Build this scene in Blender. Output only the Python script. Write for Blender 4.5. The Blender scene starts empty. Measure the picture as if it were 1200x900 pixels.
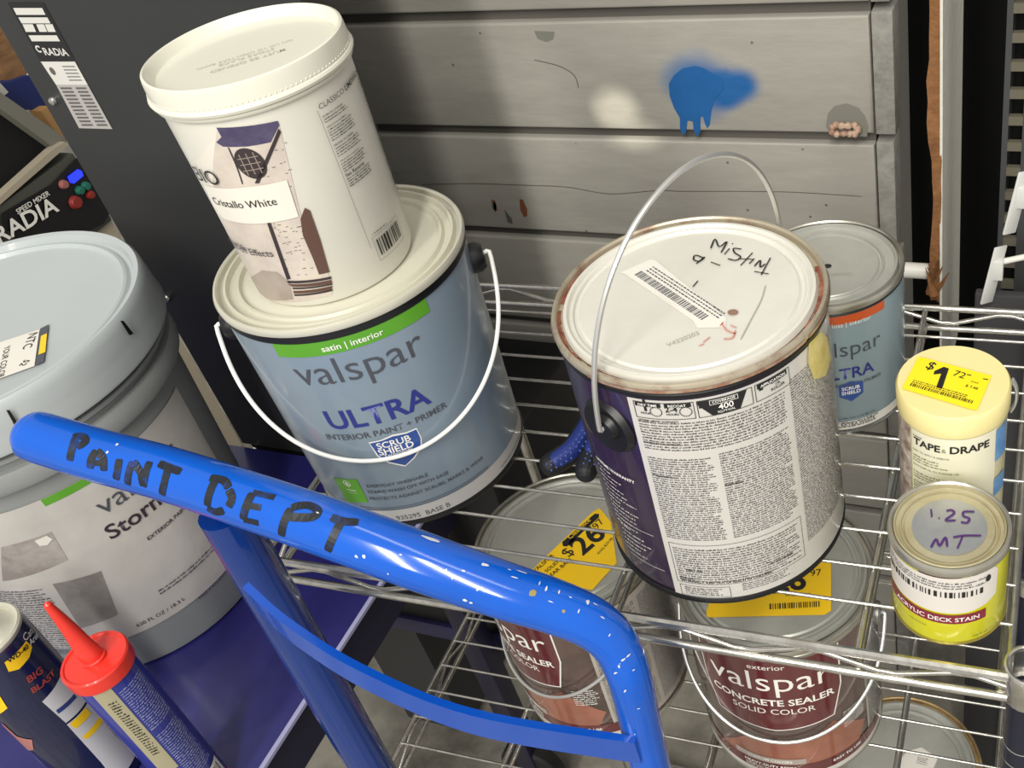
import bpy, bmesh, math, random
from mathutils import Vector, Matrix
random.seed(7)
PI = math.pi
Z0 = 1.5                                   # camera height above the floor

# ---------------------------------------------------------------- camera
FPX = 1253.74
PPX, PPY = 778.70, 432.31                  # principal point: the photograph is a crop
CR = Vector((0.93140462, 0.32551042, -0.16287543))
CU = Vector((-0.09511275, 0.64958788, 0.75431369))
CF = Vector((-0.35133888, 0.68707972, -0.63598934))
scn = bpy.context.scene
cd = bpy.data.cameras.new('camera')
cam = bpy.data.objects.new('camera', cd)
scn.collection.objects.link(cam)
cd.sensor_width = 36.0
cd.lens = 36.0 * FPX / 1200.0
cd.shift_x = -(PPX - 600) / 1200
cd.shift_y = (PPY - 450) / 1200
cd.clip_start = 0.02
cam.matrix_world = Matrix(((CR.x, CU.x, -CF.x, 0), (CR.y, CU.y, -CF.y, 0), (CR.z, CU.z, -CF.z, Z0), (0, 0, 0, 1)))
scn.camera = cam

# ---------------------------------------------------------------- world, lights, exposure
w = bpy.data.worlds.new('store_air')
scn.world = w
w.use_nodes = True
bg = w.node_tree.nodes['Background']
bg.inputs[0].default_value = (1.0, 0.97, 0.92, 1)
bg.inputs[1].default_value = 0.62


def lamp(name, loc, sx, sy, power, col=(1, 0.975, 0.89), rz=0, target=None):
    l = bpy.data.lights.new(name, 'AREA')
    l.shape = 'RECTANGLE'
    l.size, l.size_y, l.energy, l.color = sx, sy, power, col
    o = bpy.data.objects.new(name, l)
    scn.collection.objects.link(o)
    o.location = loc
    if target:
        d = Vector(target) - Vector(loc)
        o.rotation_euler = d.to_track_quat('-Z', 'Y').to_euler()
    else:
        o.rotation_euler = (0, 0, rz)
    return o


lamp('ceiling_lamp', (0.5, -1.9, 3.5), 0.30, 2.6, 88, target=(-0.3, 0.6, 0.9))
lamp('ceiling_lamp', (-0.55, -2.4, 3.3), 0.30, 2.6, 72, target=(-0.5, 0.7, 0.9))
lamp('ceiling_lamp', (0.2, 0.1, 3.9), 0.25, 2.6, 14, target=(-0.3, 0.5, 0.8))
scn.view_settings.view_transform = 'Standard'
scn.view_settings.look = 'None'
scn.view_settings.gamma = 1.0
scn.view_settings.use_curve_mapping = False
scn.view_settings.exposure = 0.0
COL = scn.collection


# ---------------------------------------------------------------- materials
def hx(h, a=1.0):
    h = h.lstrip('#')
    c = [int(h[i:i + 2], 16) / 255 for i in (0, 2, 4)]
    return tuple((x / 12.92 if x <= 0.04045 else ((x + 0.055) / 1.055) ** 2.4) for x in c) + (a,)


MATS = {}


def mat(name, col, rough=0.5, metal=0.0, coat=0.0, var=None, bump=None, spec=0.5, trans=0.0, emit=None, stretch=None, alpha=None):
    """var=(scale, colour, amount)  bump=(scale, strength)"""
    if name in MATS:
        return MATS[name]
    m = bpy.data.materials.new(name)
    m.use_nodes = True
    nt = m.node_tree
    b = nt.nodes['Principled BSDF']
    b.inputs['Base Color'].default_value = hx(col)
    b.inputs['Roughness'].default_value = rough
    b.inputs['Metallic'].default_value = metal
    b.inputs['Specular IOR Level'].default_value = spec
    b.inputs['Coat Weight'].default_value = coat
    b.inputs['Coat Roughness'].default_value = 0.08
    b.inputs['Transmission Weight'].default_value = trans
    if alpha is not None:
        b.inputs['Alpha'].default_value = alpha
    if emit:
        b.inputs['Emission Color'].default_value = hx(emit[0])
        b.inputs['Emission Strength'].default_value = emit[1]
    src = None
    if var or bump:
        tc = nt.nodes.new('ShaderNodeTexCoord')
        mp = nt.nodes.new('ShaderNodeMapping')
        nt.links.new(tc.outputs['Object'], mp.inputs[0])
        if stretch:
            mp.inputs['Scale'].default_value = stretch
        src = mp.outputs[0]
    if var:
        n = nt.nodes.new('ShaderNodeTexNoise')
        n.inputs['Scale'].default_value = var[0]
        n.inputs['Detail'].default_value = 6
        n.inputs['Roughness'].default_value = 0.65
        nt.links.new(src, n.inputs['Vector'])
        r = nt.nodes.new('ShaderNodeValToRGB')
        lo = var[3] if len(var) > 3 else 0.4
        r.color_ramp.elements[0].position = lo
        r.color_ramp.elements[1].position = lo + 0.25
        r.color_ramp.elements[0].color = (0, 0, 0, 1)
        r.color_ramp.elements[1].color = (var[2],) * 3 + (1,)
        nt.links.new(n.outputs[0], r.inputs[0])
        mx = nt.nodes.new('ShaderNodeMix')
        mx.data_type = 'RGBA'
        mx.inputs[6].default_value = hx(col)
        mx.inputs[7].default_value = hx(var[1])
        nt.links.new(r.outputs[0], mx.inputs[0])
        nt.links.new(mx.outputs[2], b.inputs['Base Color'])
    if bump:
        n = nt.nodes.new('ShaderNodeTexNoise')
        n.inputs['Scale'].default_value = bump[0]
        n.inputs['Detail'].default_value = 4
        nt.links.new(src, n.inputs['Vector'])
        bp = nt.nodes.new('ShaderNodeBump')
        bp.inputs['Strength'].default_value = bump[1]
        bp.inputs['Distance'].default_value = 0.002
        nt.links.new(n.outputs[0], bp.inputs['Height'])
        nt.links.new(bp.outputs[0], b.inputs['Normal'])
    MATS[name] = m
    return m


# ---------------------------------------------------------------- object helpers
def link(name, me, m, parent=None):
    o = bpy.data.objects.new(name, me)
    COL.objects.link(o)
    if m is not None:
        me.materials.append(m)
    if parent is not None:
        o.parent = parent
    return o


def obj(name, bm, m, parent=None, smooth=True, angle=0.6):
    me = bpy.data.meshes.new(name)
    bmesh.ops.recalc_face_normals(bm, faces=bm.faces[:])
    if smooth:
        for f in bm.faces:
            f.smooth = True
        for e in bm.edges:
            if len(e.link_faces) == 2 and e.calc_face_angle(0) > angle:
                e.smooth = False
    bm.to_mesh(me)
    bm.free()
    return link(name, me, m, parent)


def thing(name, label, cat, loc=(0, 0, 0), group=None, rz=0):
    o = bpy.data.objects.new(name, None)
    COL.objects.link(o)
    o.empty_display_size = 0.02
    o.location = loc
    o.rotation_euler = (0, 0, rz)
    return tag(o, label, cat, group)


def tag(o, label, cat, group=None):
    o['label'] = label
    o['category'] = cat
    if group:
        o['group'] = group
    return o


def structure(o, label=None):
    o['kind'] = 'structure'
    if label:
        o['label'] = label
    return o


def stuff(o):
    o['kind'] = 'stuff'
    return o


def bm_box(bm, x0, x1, y0, y1, z0, z1, bev=0.0, seg=2):
    r = bmesh.ops.create_cube(bm, size=1.0)
    vs = r['verts']
    for v in vs:
        v.co = Vector(((x0 + x1) / 2 + v.co.x * (x1 - x0), (y0 + y1) / 2 + v.co.y * (y1 - y0), (z0 + z1) / 2 + v.co.z * (z1 - z0)))
    if bev:
        es = list({e for v in vs for e in v.link_edges})
        bmesh.ops.bevel(bm, geom=es, offset=bev, segments=seg, profile=0.5, affect='EDGES')
    return bm


def box(*a, **k):
    return bm_box(bmesh.new(), *a, **k)


def lathe(profile, n=96, bm=None, center=(0, 0), a0=0.0, a1=2 * PI, wob=0.0):
    bm = bm or bmesh.new()
    full = abs(a1 - a0 - 2 * PI) < 1e-6
    k = n if full else n + 1
    rows = []
    for (r, z) in profile:
        if r < 1e-6:
            rows.append([bm.verts.new((center[0], center[1], z))])
        else:
            rows.append([bm.verts.new((center[0] + r * math.cos(a0 + (a1 - a0) * i / n), center[1] + r * math.sin(a0 + (a1 - a0) * i / n), z)) for i in range(k)])
    for A, B in zip(rows, rows[1:]):
        for i in range(n):
            j = (i + 1) % k
            if len(A) == 1 and len(B) == 1:
                continue
            if len(A) == 1:
                bm.faces.new((A[0], B[i], B[j]))
            elif len(B) == 1:
                bm.faces.new((A[i], A[j], B[0]))
            else:
                bm.faces.new((A[i], A[j], B[j], B[i]))
    return bm


def smooth_path(pts, sub=6, closed=False):
    pts = [Vector(p) for p in pts]
    out = []
    n = len(pts)
    rng = n if closed else n - 1
    for i in range(rng):
        if closed:
            p0, p1, p2, p3 = pts[(i - 1) % n], pts[i], pts[(i + 1) % n], pts[(i + 2) % n]
        else:
            p0, p1, p2, p3 = pts[max(i - 1, 0)], pts[i], pts[i + 1], pts[min(i + 2, n - 1)]
        for k in range(sub):
            t = k / sub
            out.append(0.5 * ((2 * p1) + (p2 - p0) * t + (2 * p0 - 5 * p1 + 4 * p2 - p3) * t * t + (3 * p1 - p0 - 3 * p2 + p3) * t ** 3))
    if not closed:
        out.append(pts[-1])
    return out


def tube(pts, r, n=10, bm=None, closed=False, caps=True, flat=None):
    """sweep; r number or list; flat=(a,b) elliptical multipliers"""
    bm = bm or bmesh.new()
    pts = [Vector(p) for p in pts]
    N = len(pts)
    rr = r if isinstance(r, (list, tuple)) else [r] * N
    tang = []
    for i in range(N):
        a = pts[(i - 1) % N] if (closed or i > 0) else pts[i]
        b = pts[(i + 1) % N] if (closed or i < N - 1) else pts[i]
        tang.append((b - a).normalized())
    up = Vector((0, 0, 1)) if abs(tang[0].z) < 0.9 else Vector((0, 1, 0))
    nrm = (up - tang[0] * up.dot(tang[0])).normalized()
    rings = []
    for i in range(N):
        nrm = (nrm - tang[i] * nrm.dot(tang[i])).normalized()
        bi = tang[i].cross(nrm)
        fa, fb = flat or (1, 1)
        rings.append([bm.verts.new(pts[i] + (nrm * math.cos(2 * PI * k / n) * fa + bi * math.sin(2 * PI * k / n) * fb) * rr[i]) for k in range(n)])
    pr = list(zip(rings, rings[1:])) + ([(rings[-1], rings[0])] if closed else [])
    for A, B in pr:
        for k in range(n):
            bm.faces.new((A[k], A[(k + 1) % n], B[(k + 1) % n], B[k]))
    if caps and not closed:
        bm.faces.new(rings[0][::-1])
        bm.faces.new(rings[-1])
    return bm


# ---------------------------------------------------------------- surfaces that carry print
def ray(u, v):
    return (CR * ((u - PPX) / FPX) - CU * ((v - PPY) / FPX) + CF)


CAMP = Vector((0, 0, Z0))


def onp(u, v, axis, val):
    d = ray(u, v)
    return CAMP + d * ((val - CAMP[axis]) / d[axis])


class Round:
    """side of an upright round thing; local coordinates of its empty; x = arc length to the right, y = height"""
    def __init__(s, c, r0, r1=None, h=1.0, th0=-PI / 2):
        s.c = Vector(c); s.r0 = r0; s.r1 = r0 if r1 is None else r1; s.h = h; s.th0 = th0; s.rr = (s.r0 + s.r1) / 2

    def rad(s, z):
        return s.r0 + (s.r1 - s.r0) * z / s.h

    def fwd(s, x, y, off):
        a = s.th0 + x / s.rr
        r = s.rad(y) + off
        return Vector((r * math.cos(a), r * math.sin(a), y))

    def inv(s, u, v):
        d = ray(u, v); d.normalize()
        t = 0.0
        best = None
        for _ in range(200):
            p = CAMP + d * t - s.c
            dist = math.hypot(p.x, p.y) - s.rad(p.z)
            if best is None or dist < best[0]:
                best = (dist, p.copy())
            if dist < 1e-5:
                break
            t += max(dist * 0.7, 0.0004)
            if t > 4:
                break
        p = best[1]
        a = math.atan2(p.y, p.x) - s.th0
        a = (a + PI) % (2 * PI) - PI
        return (a * s.rr, p.z)


class Flat:
    """horizontal or vertical plane. c local origin, ex, ey, en axes"""
    def __init__(s, c, ex, ey, origin=(0, 0, 0)):
        s.c = Vector(c); s.ex = Vector(ex).normalized(); s.ey = Vector(ey).normalized(); s.n = s.ex.cross(s.ey); s.o = Vector(origin)

    def fwd(s, x, y, off):
        return s.c - s.o + s.ex * x + s.ey * y + s.n * off

    def inv(s, u, v):
        d = ray(u, v)
        t = (s.c - CAMP).dot(s.n) / d.dot(s.n)
        p = CAMP + d * t - s.c
        return (p.dot(s.ex), p.dot(s.ey))


FONTCACHE = {}


def glyphs(text, weight=0.0):
    key = (text, weight)
    if key in FONTCACHE:
        return FONTCACHE[key]
    cu = bpy.data.curves.new('t', 'FONT')
    cu.body = text
    cu.size = 1.0
    cu.resolution_u = 3
    cu.offset = weight * 0.42
    o = bpy.data.objects.new('t', cu)
    COL.objects.link(o)
    bpy.context.view_layer.update()
    dg = bpy.context.evaluated_depsgraph_get()
    me = o.evaluated_get(dg).to_mesh()
    vs = [(v.co.x, v.co.y) for v in me.vertices]
    fs = [tuple(p.vertices) for p in me.polygons]
    o.evaluated_get(dg).to_mesh_clear()
    bpy.data.objects.remove(o)
    bpy.data.curves.remove(cu)
    x0 = min(a for a, b in vs); x1 = max(a for a, b in vs)
    vs = [((a - x0) / (x1 - x0), b / (x1 - x0)) for a, b in vs]
    FONTCACHE[key] = (vs, fs)
    return vs, fs


class Print:
    def __init__(s, surf, name, m, parent, off=0.0003, step=0.004):
        s.surf, s.name, s.m, s.parent, s.off, s.step = surf, name, m, parent, off, step
        s.v = []; s.f = []; s.words = []

    def poly(s, pts):
        k = len(s.v)
        s.v += [tuple(p) for p in pts]
        s.f.append(tuple(range(k, k + len(pts))))
        return s

    def ppx(s, pts):
        s.poly([s.surf.inv(*p) for p in pts])
        return s

    def rect(s, x0, x1, y0, y1):
        s.poly([(x0, y0), (x1, y0), (x1, y1), (x0, y1)])
        return s

    def ell(s, cx, cy, rx, ry, n=24, rot=0):
        s.poly([(cx + rx * math.cos(t) * math.cos(rot) - ry * math.sin(t) * math.sin(rot), cy + rx * math.cos(t) * math.sin(rot) + ry * math.sin(t) * math.cos(rot)) for t in [2 * PI * i / n for i in range(n)]])
        return s

    def ring(s, cx, cy, r0, r1, n=28, a0=0, a1=2 * PI):
        for i in range(n):
            a = a0 + (a1 - a0) * i / n; b = a0 + (a1 - a0) * (i + 1) / n
            s.poly([(cx + r0 * math.cos(a), cy + r0 * math.sin(a)), (cx + r1 * math.cos(a), cy + r1 * math.sin(a)), (cx + r1 * math.cos(b), cy + r1 * math.sin(b)), (cx + r0 * math.cos(b), cy + r0 * math.sin(b))])
        return s

    def frame(s, x0, x1, y0, y1, t):
        s.rect(x0, x1, y0, y0 + t); s.rect(x0, x1, y1 - t, y1); s.rect(x0, x0 + t, y0 + t, y1 - t); s.rect(x1 - t, x1, y0 + t, y1 - t)
        return s

    def text(s, text, x, y, width, weight=0.0, ang=0.0, sy=1.0):
        vs, fs = glyphs(text, weight)
        c, n = math.cos(ang), math.sin(ang)
        s.words.append(([(x + a * width * c - b * width * sy * n, y + a * width * n + b * width * sy * c) for a, b in vs], fs))
        return s

    def tpx(s, text, p0, p1, weight=0.0, sy=1.0, tilt=False):
        """text from pixel p0 to p1 of its baseline"""
        a = s.surf.inv(*p0); b = s.surf.inv(*p1)
        w_ = math.hypot(b[0] - a[0], b[1] - a[1])
        if tilt:
            return s.text(text, a[0], a[1], w_, weight, math.atan2(b[1] - a[1], b[0] - a[0]), sy)
        return s.text(text, a[0], (a[1] + b[1]) / 2, abs(b[0] - a[0]), weight, 0, sy)

    def stroke(s, pts, wd):
        """pen stroke as ribbon"""
        P = [Vector((p[0], p[1])) for p in pts]
        P3 = smooth_path([(p.x, p.y, 0) for p in P], 4) if len(P) > 2 else [Vector((p.x, p.y, 0)) for p in P]
        L = []; R_ = []
        for i, p in enumerate(P3):
            t = (P3[min(i + 1, len(P3) - 1)] - P3[max(i - 1, 0)])
            t = t.normalized() if t.length > 1e-9 else Vector((1, 0, 0))
            nn = Vector((-t.y, t.x, 0)) * wd / 2 * (0.75 if i in (0, len(P3) - 1) else 1)
            L.append(p + nn); R_.append(p - nn)
        for i in range(len(P3) - 1):
            s.poly([(L[i].x, L[i].y), (R_[i].x, R_[i].y), (R_[i + 1].x, R_[i + 1].y), (L[i + 1].x, L[i + 1].y)])
        return s

    def spx(s, pts, wd):
        return s.stroke([s.surf.inv(*p) for p in pts], wd)

    def fine(s, x0, x1, y0, y1, pitch, fill=0.55, ragged=0.15, bold=0.0, letter=0.0008):
        """rows of print too small to read"""
        y = y1 - pitch
        while y >= y0:
            x = x0
            end = x1 - random.random() * ragged * (x1 - x0) * (1 if random.random() < 0.35 else 0.15)
            while x < end - letter:
                for _ in range(random.randint(2, 8)):
                    if x > end - letter:
                        break
                    hgt = pitch * fill * random.choice((0.62, 0.62, 0.75, 1.0))
                    s.rect(x, x + letter * random.uniform(0.55, 0.9), y, y + hgt)
                    x += letter
                x += letter * 0.8
            y -= pitch
        return s

    def fpx(s, p0, p1, **k):
        a = s.surf.inv(*p0); b = s.surf.inv(*p1)
        return s.fine(min(a[0], b[0]), max(a[0], b[0]), min(a[1], b[1]), max(a[1], b[1]), **k)

    def bars(s, x0, x1, y0, y1, n=42):
        x = x0
        unit = (x1 - x0) / (n * 2.0)
        while x < x1 - unit:
            wd = unit * random.choice((1, 1, 2, 3)) * 0.8
            s.rect(x, min(x + wd, x1), y0, y1)
            x += wd + unit * random.choice((0.9, 1.5, 2.2))
        return s

    def build(s):
        words, s.words = s.words, []
        out = None
        if s.v:
            out = s.mesh(s.name if not words else s.name.replace('lettering', 'print'))
            if len(s.f) > 12:
                out['kind'] = 'stuff'
        for vs, fs in words:
            s.v, s.f = vs, fs
            o = s.mesh(s.name.replace('print', 'lettering'))
            out = out or o
        return out

    def mesh(s, name):
        bm = bmesh.new()
        V = [bm.verts.new((a, b, 0)) for a, b in s.v]
        for f in s.f:
            try:
                bm.faces.new([V[i] for i in f])
            except ValueError:
                pass
        big = [f for f in bm.faces if len(f.verts) > 4]
        if big:
            bmesh.ops.triangulate(bm, faces=big)
        if s.step and V:
            x0 = min(a for a, b in s.v); x1 = max(a for a, b in s.v)
            x = math.ceil(x0 / s.step) * s.step
            wide = any(True for _ in [0])
            while x < x1 and wide:
                g = [f for f in bm.faces if min(v.co.x for v in f.verts) < x - 1e-6 < max(v.co.x for v in f.verts) - 2e-6 and (max(v.co.x for v in f.verts) - min(v.co.x for v in f.verts)) > s.step * 0.6]
                if g:
                    es = list({e for f in g for e in f.edges}); vv = list({v for f in g for v in f.verts})
                    bmesh.ops.bisect_plane(bm, geom=vv + es + g, plane_co=(x, 0, 0), plane_no=(1, 0, 0), dist=1e-7)
                x += s.step
        for f in bm.faces:
            f.normal_update()
            if f.normal.z < 0:
                f.normal_flip()
        for v in bm.verts:
            v.co = s.surf.fwd(v.co.x, v.co.y, s.off)
        me = bpy.data.meshes.new(name)
        for f in bm.faces:
            f.smooth = isinstance(s.surf, Round)
        bm.to_mesh(me)
        bm.free()
        return link(name, me, s.m, s.parent)


# ---------------------------------------------------------------- palette
ink = mat('black_ink', '#1b1b1d', 0.5)
ink_grey = mat('grey_ink', '#4a4d55', 0.5)
ink_white = mat('white_ink', '#eceae4', 0.5)
paper = mat('white_paper', '#dedad2', 0.45)
paper_y = mat('yellow_paper', '#f6c81c', 0.45)
tin = mat('tin_plate', '#c9c6bb', 0.30, 0.85, var=(25, '#a39f92', 0.5), bump=(60, 0.05))
tin_lid = mat('tin_lid', '#dedcd4', 0.45, 0.25, var=(18, '#cfccc0', 0.4), bump=(40, 0.05))
tin_worn = mat('tin_lid_grey', '#bfbfb8', 0.38, 0.45, var=(14, '#a3a29a', 0.6), bump=(30, 0.08))
chrome = mat('chrome_wire', '#cfcdc7', 0.22, 0.9, var=(60, '#8e8a80', 0.5), bump=(200, 0.05))
wire_m = mat('bail_wire', '#d2d2d0', 0.3, 0.7)
plastic_blk = mat('black_plastic', '#101014', 0.4)
# ================================================================ SETTING
YW = 0.95


def siding_material():
    m = mat('painted_siding', '#a6a39b', 0.5, var=(9, '#97938c', 0.8), bump=(45, 0.7), stretch=(0.35, 1, 1))
    nt = m.node_tree
    b = nt.nodes['Principled BSDF']
    prev = b.inputs['Base Color'].links[0].from_socket
    tc = nt.nodes.new('ShaderNodeTexCoord')

    def spray(center, radius, col, soft, amt, prev, sx=1.0):
        mp = nt.nodes.new('ShaderNodeMapping')
        mp.inputs['Location'].default_value = (-center[0] * sx, 0, -center[2])
        mp.inputs['Scale'].default_value = (sx, 0, 1)
        nt.links.new(tc.outputs['Object'], mp.inputs[0])
        ln = nt.nodes.new('ShaderNodeVectorMath'); ln.operation = 'LENGTH'
        nt.links.new(mp.outputs[0], ln.inputs[0])
        n = nt.nodes.new('ShaderNodeTexNoise'); n.inputs['Scale'].default_value = 40
        nt.links.new(tc.outputs['Object'], n.inputs['Vector'])
        ad = nt.nodes.new('ShaderNodeMath'); ad.operation = 'MULTIPLY_ADD'
        nt.links.new(n.outputs[0], ad.inputs[0]); ad.inputs[1].default_value = radius * 0.35
        nt.links.new(ln.outputs['Value'], ad.inputs[2])
        mr = nt.nodes.new('ShaderNodeMapRange')
        mr.interpolation_type = 'SMOOTHSTEP'
        mr.inputs[1].default_value = radius * (1.17 + soft); mr.inputs[2].default_value = radius * (1.17 - soft)
        mr.inputs[3].default_value = 0; mr.inputs[4].default_value = amt
        nt.links.new(ad.outputs[0], mr.inputs[0])
        mx = nt.nodes.new('ShaderNodeMix'); mx.data_type = 'RGBA'
        nt.links.new(mr.outputs[0], mx.inputs[0]); nt.links.new(prev, mx.inputs[6]); mx.inputs[7].default_value = hx(col)
        return mx.outputs[2]
    for (px, r, col, soft, amt, sx) in (((722, 130), 0.023, '#efe9d8', 0.6, 1.0, 1.0), ((742, 158), 0.016, '#efe9d8', 0.8, 0.7, 0.6),
                                        ((822, 102), 0.032, '#1f5f9e', 0.5, 0.8, 1.0), ((866, 100), 0.017, '#1f5f9f', 0.5, 1.0, 0.9), ((850, 112), 0.015, '#1f5f9f', 0.5, 1.0, 0.9),
                                        ((845, 101), 0.017, '#1f5f9e', 0.4, 0.95, 0.9), ((800, 95), 0.022, '#3a6d9f', 0.6, 0.5, 1.0)):
        prev = spray(onp(px[0], px[1], 1, YW), r, col, soft, amt, prev, sx)
    # fine specks of dirt
    v = nt.nodes.new('ShaderNodeTexVoronoi'); v.inputs['Scale'].default_value = 26
    nt.links.new(tc.outputs['Object'], v.inputs['Vector'])
    mr = nt.nodes.new('ShaderNodeMapRange'); mr.inputs[1].default_value = 0.05; mr.inputs[2].default_value = 0.03; mr.inputs[3].default_value = 0; mr.inputs[4].default_value = 0.8
    nt.links.new(v.outputs['Distance'], mr.inputs[0])
    mx = nt.nodes.new('ShaderNodeMix'); mx.data_type = 'RGBA'
    nt.links.new(mr.outputs[0], mx.inputs[0]); nt.links.new(prev, mx.inputs[6]); mx.inputs[7].default_value = hx('#4b4844')
    nt.links.new(mx.outputs[2], b.inputs['Base Color'])
    return m


siding = siding_material()
dark_wall = mat('dark_gap_paint', '#2a2826', 0.8)
floor_m = mat('stained_concrete', '#9c978c', 0.6, var=(5, '#4a4640', 0.85, 0.42), bump=(20, 0.2))
structure(obj('floor', box(-4, 2.2, -1.5, 4.5, -0.06, 0.0), floor_m, smooth=False))

wb = obj('wall_back', box(-1.2, -0.2020, YW + 0.010, YW + 0.05, 0.0, 1.9), mat('siding_backing', '#5c5954', 0.7), smooth=False)
structure(wb)
G = [1.095, 0.960, 0.821, 0.681, 0.542, 0.402, 0.262, 0.122, 0.0]
edges = [1.235 + 0.14 * k for k in range(5, -1, -1)] + G
for i in range(len(edges) - 1):
    zt, zb = edges[i] - 0.0070, edges[i + 1] + 0.0058
    b_ = bmesh.new()
    bm_box(b_, -1.15, -0.2020, YW, YW + 0.012, zb, zt)
    es = [e for e in b_.edges if all(abs(v.co.y - YW) < 1e-5 for v in e.verts)]
    bmesh.ops.bevel(b_, geom=es, offset=0.003, segments=3, profile=0.5, affect='EDGES')
    obj('siding_board', b_, siding, wb)
    # corner trim block beside each board
    b_ = bmesh.new()
    bm_box(b_, -0.2000, -0.1800 - 0.002 * (i % 2), YW - 0.001, YW + 0.03, zb, zt + 0.004, bev=0.0015)
    obj('corner_block', b_, mat('siding_end_grain', '#97958f', 0.75, var=(60, '#7d7b75', 0.8), bump=(90, 0.8)), wb)
obj('side_return', box(-0.2000, -0.184, YW + 0.03, YW + 0.10, 0.0, 1.9), mat('return_paint', '#77746e', 0.7, bump=(30, 0.3)), wb, smooth=False)

wall_f = Flat((0, YW, Z0), (1, 0, 0), (0, 0, 1))
blue_sp = mat('blue_spray_paint', '#1f5f9f', 0.4, var=(40, '#1b5592', 0.6))
p = Print(wall_f, 'blue_paint_splash', blue_sp, wb, 0.0006, 0)
p.ppx([(790, 88), (800, 80), (815, 77), (826, 80), (838, 88), (846, 92), (848, 104), (838, 116), (834, 128), (832, 146), (829, 150), (826, 144), (824, 136), (821, 137), (821, 154), (817, 160), (813, 152), (812, 142), (806, 141), (804, 155), (800, 158), (797, 150), (797, 138), (790, 126), (785, 112), (784, 98)])
p.build()
p = Print(wall_f, 'grey_primer_patch', mat('primer_patch', '#7c7b73', 0.6), wb, 0.0004, 0)
p.ppx([(970, 133), (978, 124), (992, 121), (1006, 126), (1014, 136), (1018, 148), (1016, 160), (975, 160), (968, 148)])
p.ppx([(626, 36), (650, 37), (648, 46), (640, 49), (630, 45)])
p.build()
p = Print(wall_f, 'rust_mark', mat('rust_mark', '#7a4630', 0.7), wb, 0.0005, 0)
p.ppx([(609, 233), (613, 234), (618, 245), (618, 253), (614, 254), (610, 246)])
p.ppx([(578, 233), (581, 236), (583, 247), (579, 246)])
p.build()
p = Print(wall_f, 'dirt_mark', mat('dirt_mark', '#5a5750', 0.7), wb, 0.0005, 0)
p.ppx([(591, 245), (600, 256), (601, 262), (595, 260)])
p.ppx([(576, 233), (582, 240), (581, 249), (577, 243)])
p.spx([(495, 216), (560, 215), (620, 217), (665, 219), (715, 227), (770, 223), (800, 224), (860, 224), (930, 225), (1010, 230)], 0.0008)
p.spx([(626, 70), (655, 77), (673, 88), (678, 103)], 0.0009)
p.build()

# knot ring sticking out of the siding
kc = onp(990, 152, 1, YW - 0.006)
pts = [(kc.x + 0.0128 * math.cos(a), kc.y + 0.003 * math.sin(3 * a), kc.z + 0.0055 * math.sin(a)) for a in [2 * PI * i / 14 for i in range(14)]]
kn = obj('splintered_knot', tube(smooth_path(pts, 3, True), [0.0032 + 0.0009 * math.sin(i * 1.7) for i in range(42)], 8, closed=True), mat('raw_knot_wood', '#c3ab95', 0.8, var=(70, '#8a5a4c', 0.8), bump=(80, 0.9)), wb)

# ---- gondola on the right: slotted upright, dark back panel and base
dk = mat('charcoal_steel', '#4a4b4c', 0.5, 0.2, var=(6, '#3d3e40', 0.6))
gp = obj('wall_right', box(-0.045, 0.9, 0.95, 0.97, 0.0, 2.2), dk, smooth=False)
structure(gp)
structure(obj('gap_shade_sheet', box(-0.60, 0.02, 1.36, 1.4, 0.0, 2.2), mat('black_cavity', '#0b0b0b', 0.95), smooth=False))  # added black sheet; its colour stands in for shade in the gap
up = thing('slotted_upright', 'dark grey slotted steel shelf upright at the right edge behind the rack', 'upright', (-0.074, 0.88, 0))
obj('face_plate', box(0.017, 0.062, 0.0, 0.004, 0.0, 2.1), dk, up, smooth=False)
obj('edge_strip', box(0.0, 0.005, 0.0, 0.03, 0.0, 2.1), dk, up, smooth=False)
k = 0
while k * 0.0254 < 2.08:
    obj('slot_bridge', box(0.005, 0.017, 0.0, 0.006, k * 0.0254, k * 0.0254 + 0.0085), mat('worn_steel', '#6f6a5c', 0.5, 0.3), up, smooth=False)
    k += 1
obj('back_channel', box(0.0, 0.062, 0.03, 0.034, 0.0, 2.1), mat('black_cavity', '#0b0b0b'), up, smooth=False)

# dark steel panels below shelf level on the right
lp = thing('steel_kick_panel', 'dark grey steel panels standing behind the rack at lower right', 'panel', (0.03, 0.80, 0))
for (a, b2, z0, z1) in ((-0.115, 0.12, 0.52, 0.89), (-0.115, 0.12, 0.0, 0.51), (0.125, 0.5, 0.0, 0.89)):
    obj('panel', box(a, b2, 0.0, 0.01, z0, z1, bev=0.002), mat('dark_panel', '#3f3f41', 0.45, 0.1), lp)

# ================================================================ WIRE RACK
SA = math.radians(2.0)
SH = 0.9345                                   # top of the upper shelf wires
LO = 0.605
cs, sn = math.cos(SA), math.sin(SA)
RX, RY = -0.550, 0.361


def rk(u, v, z):
    return (u * cs - v * sn, u * sn + v * cs, z)


rack = thing('wire_rack', 'chrome two-tier wire rack holding the paint cans in front of the siding', 'rack', (RX, RY, 0))


def rod(name, pts, r, parent=rack, n=8, sub=0):
    P = [rk(*q) for q in pts]
    if sub:
        P = smooth_path(P, sub)
    return obj(name, tube(P, r, n), chrome, parent, angle=1.2)


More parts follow.
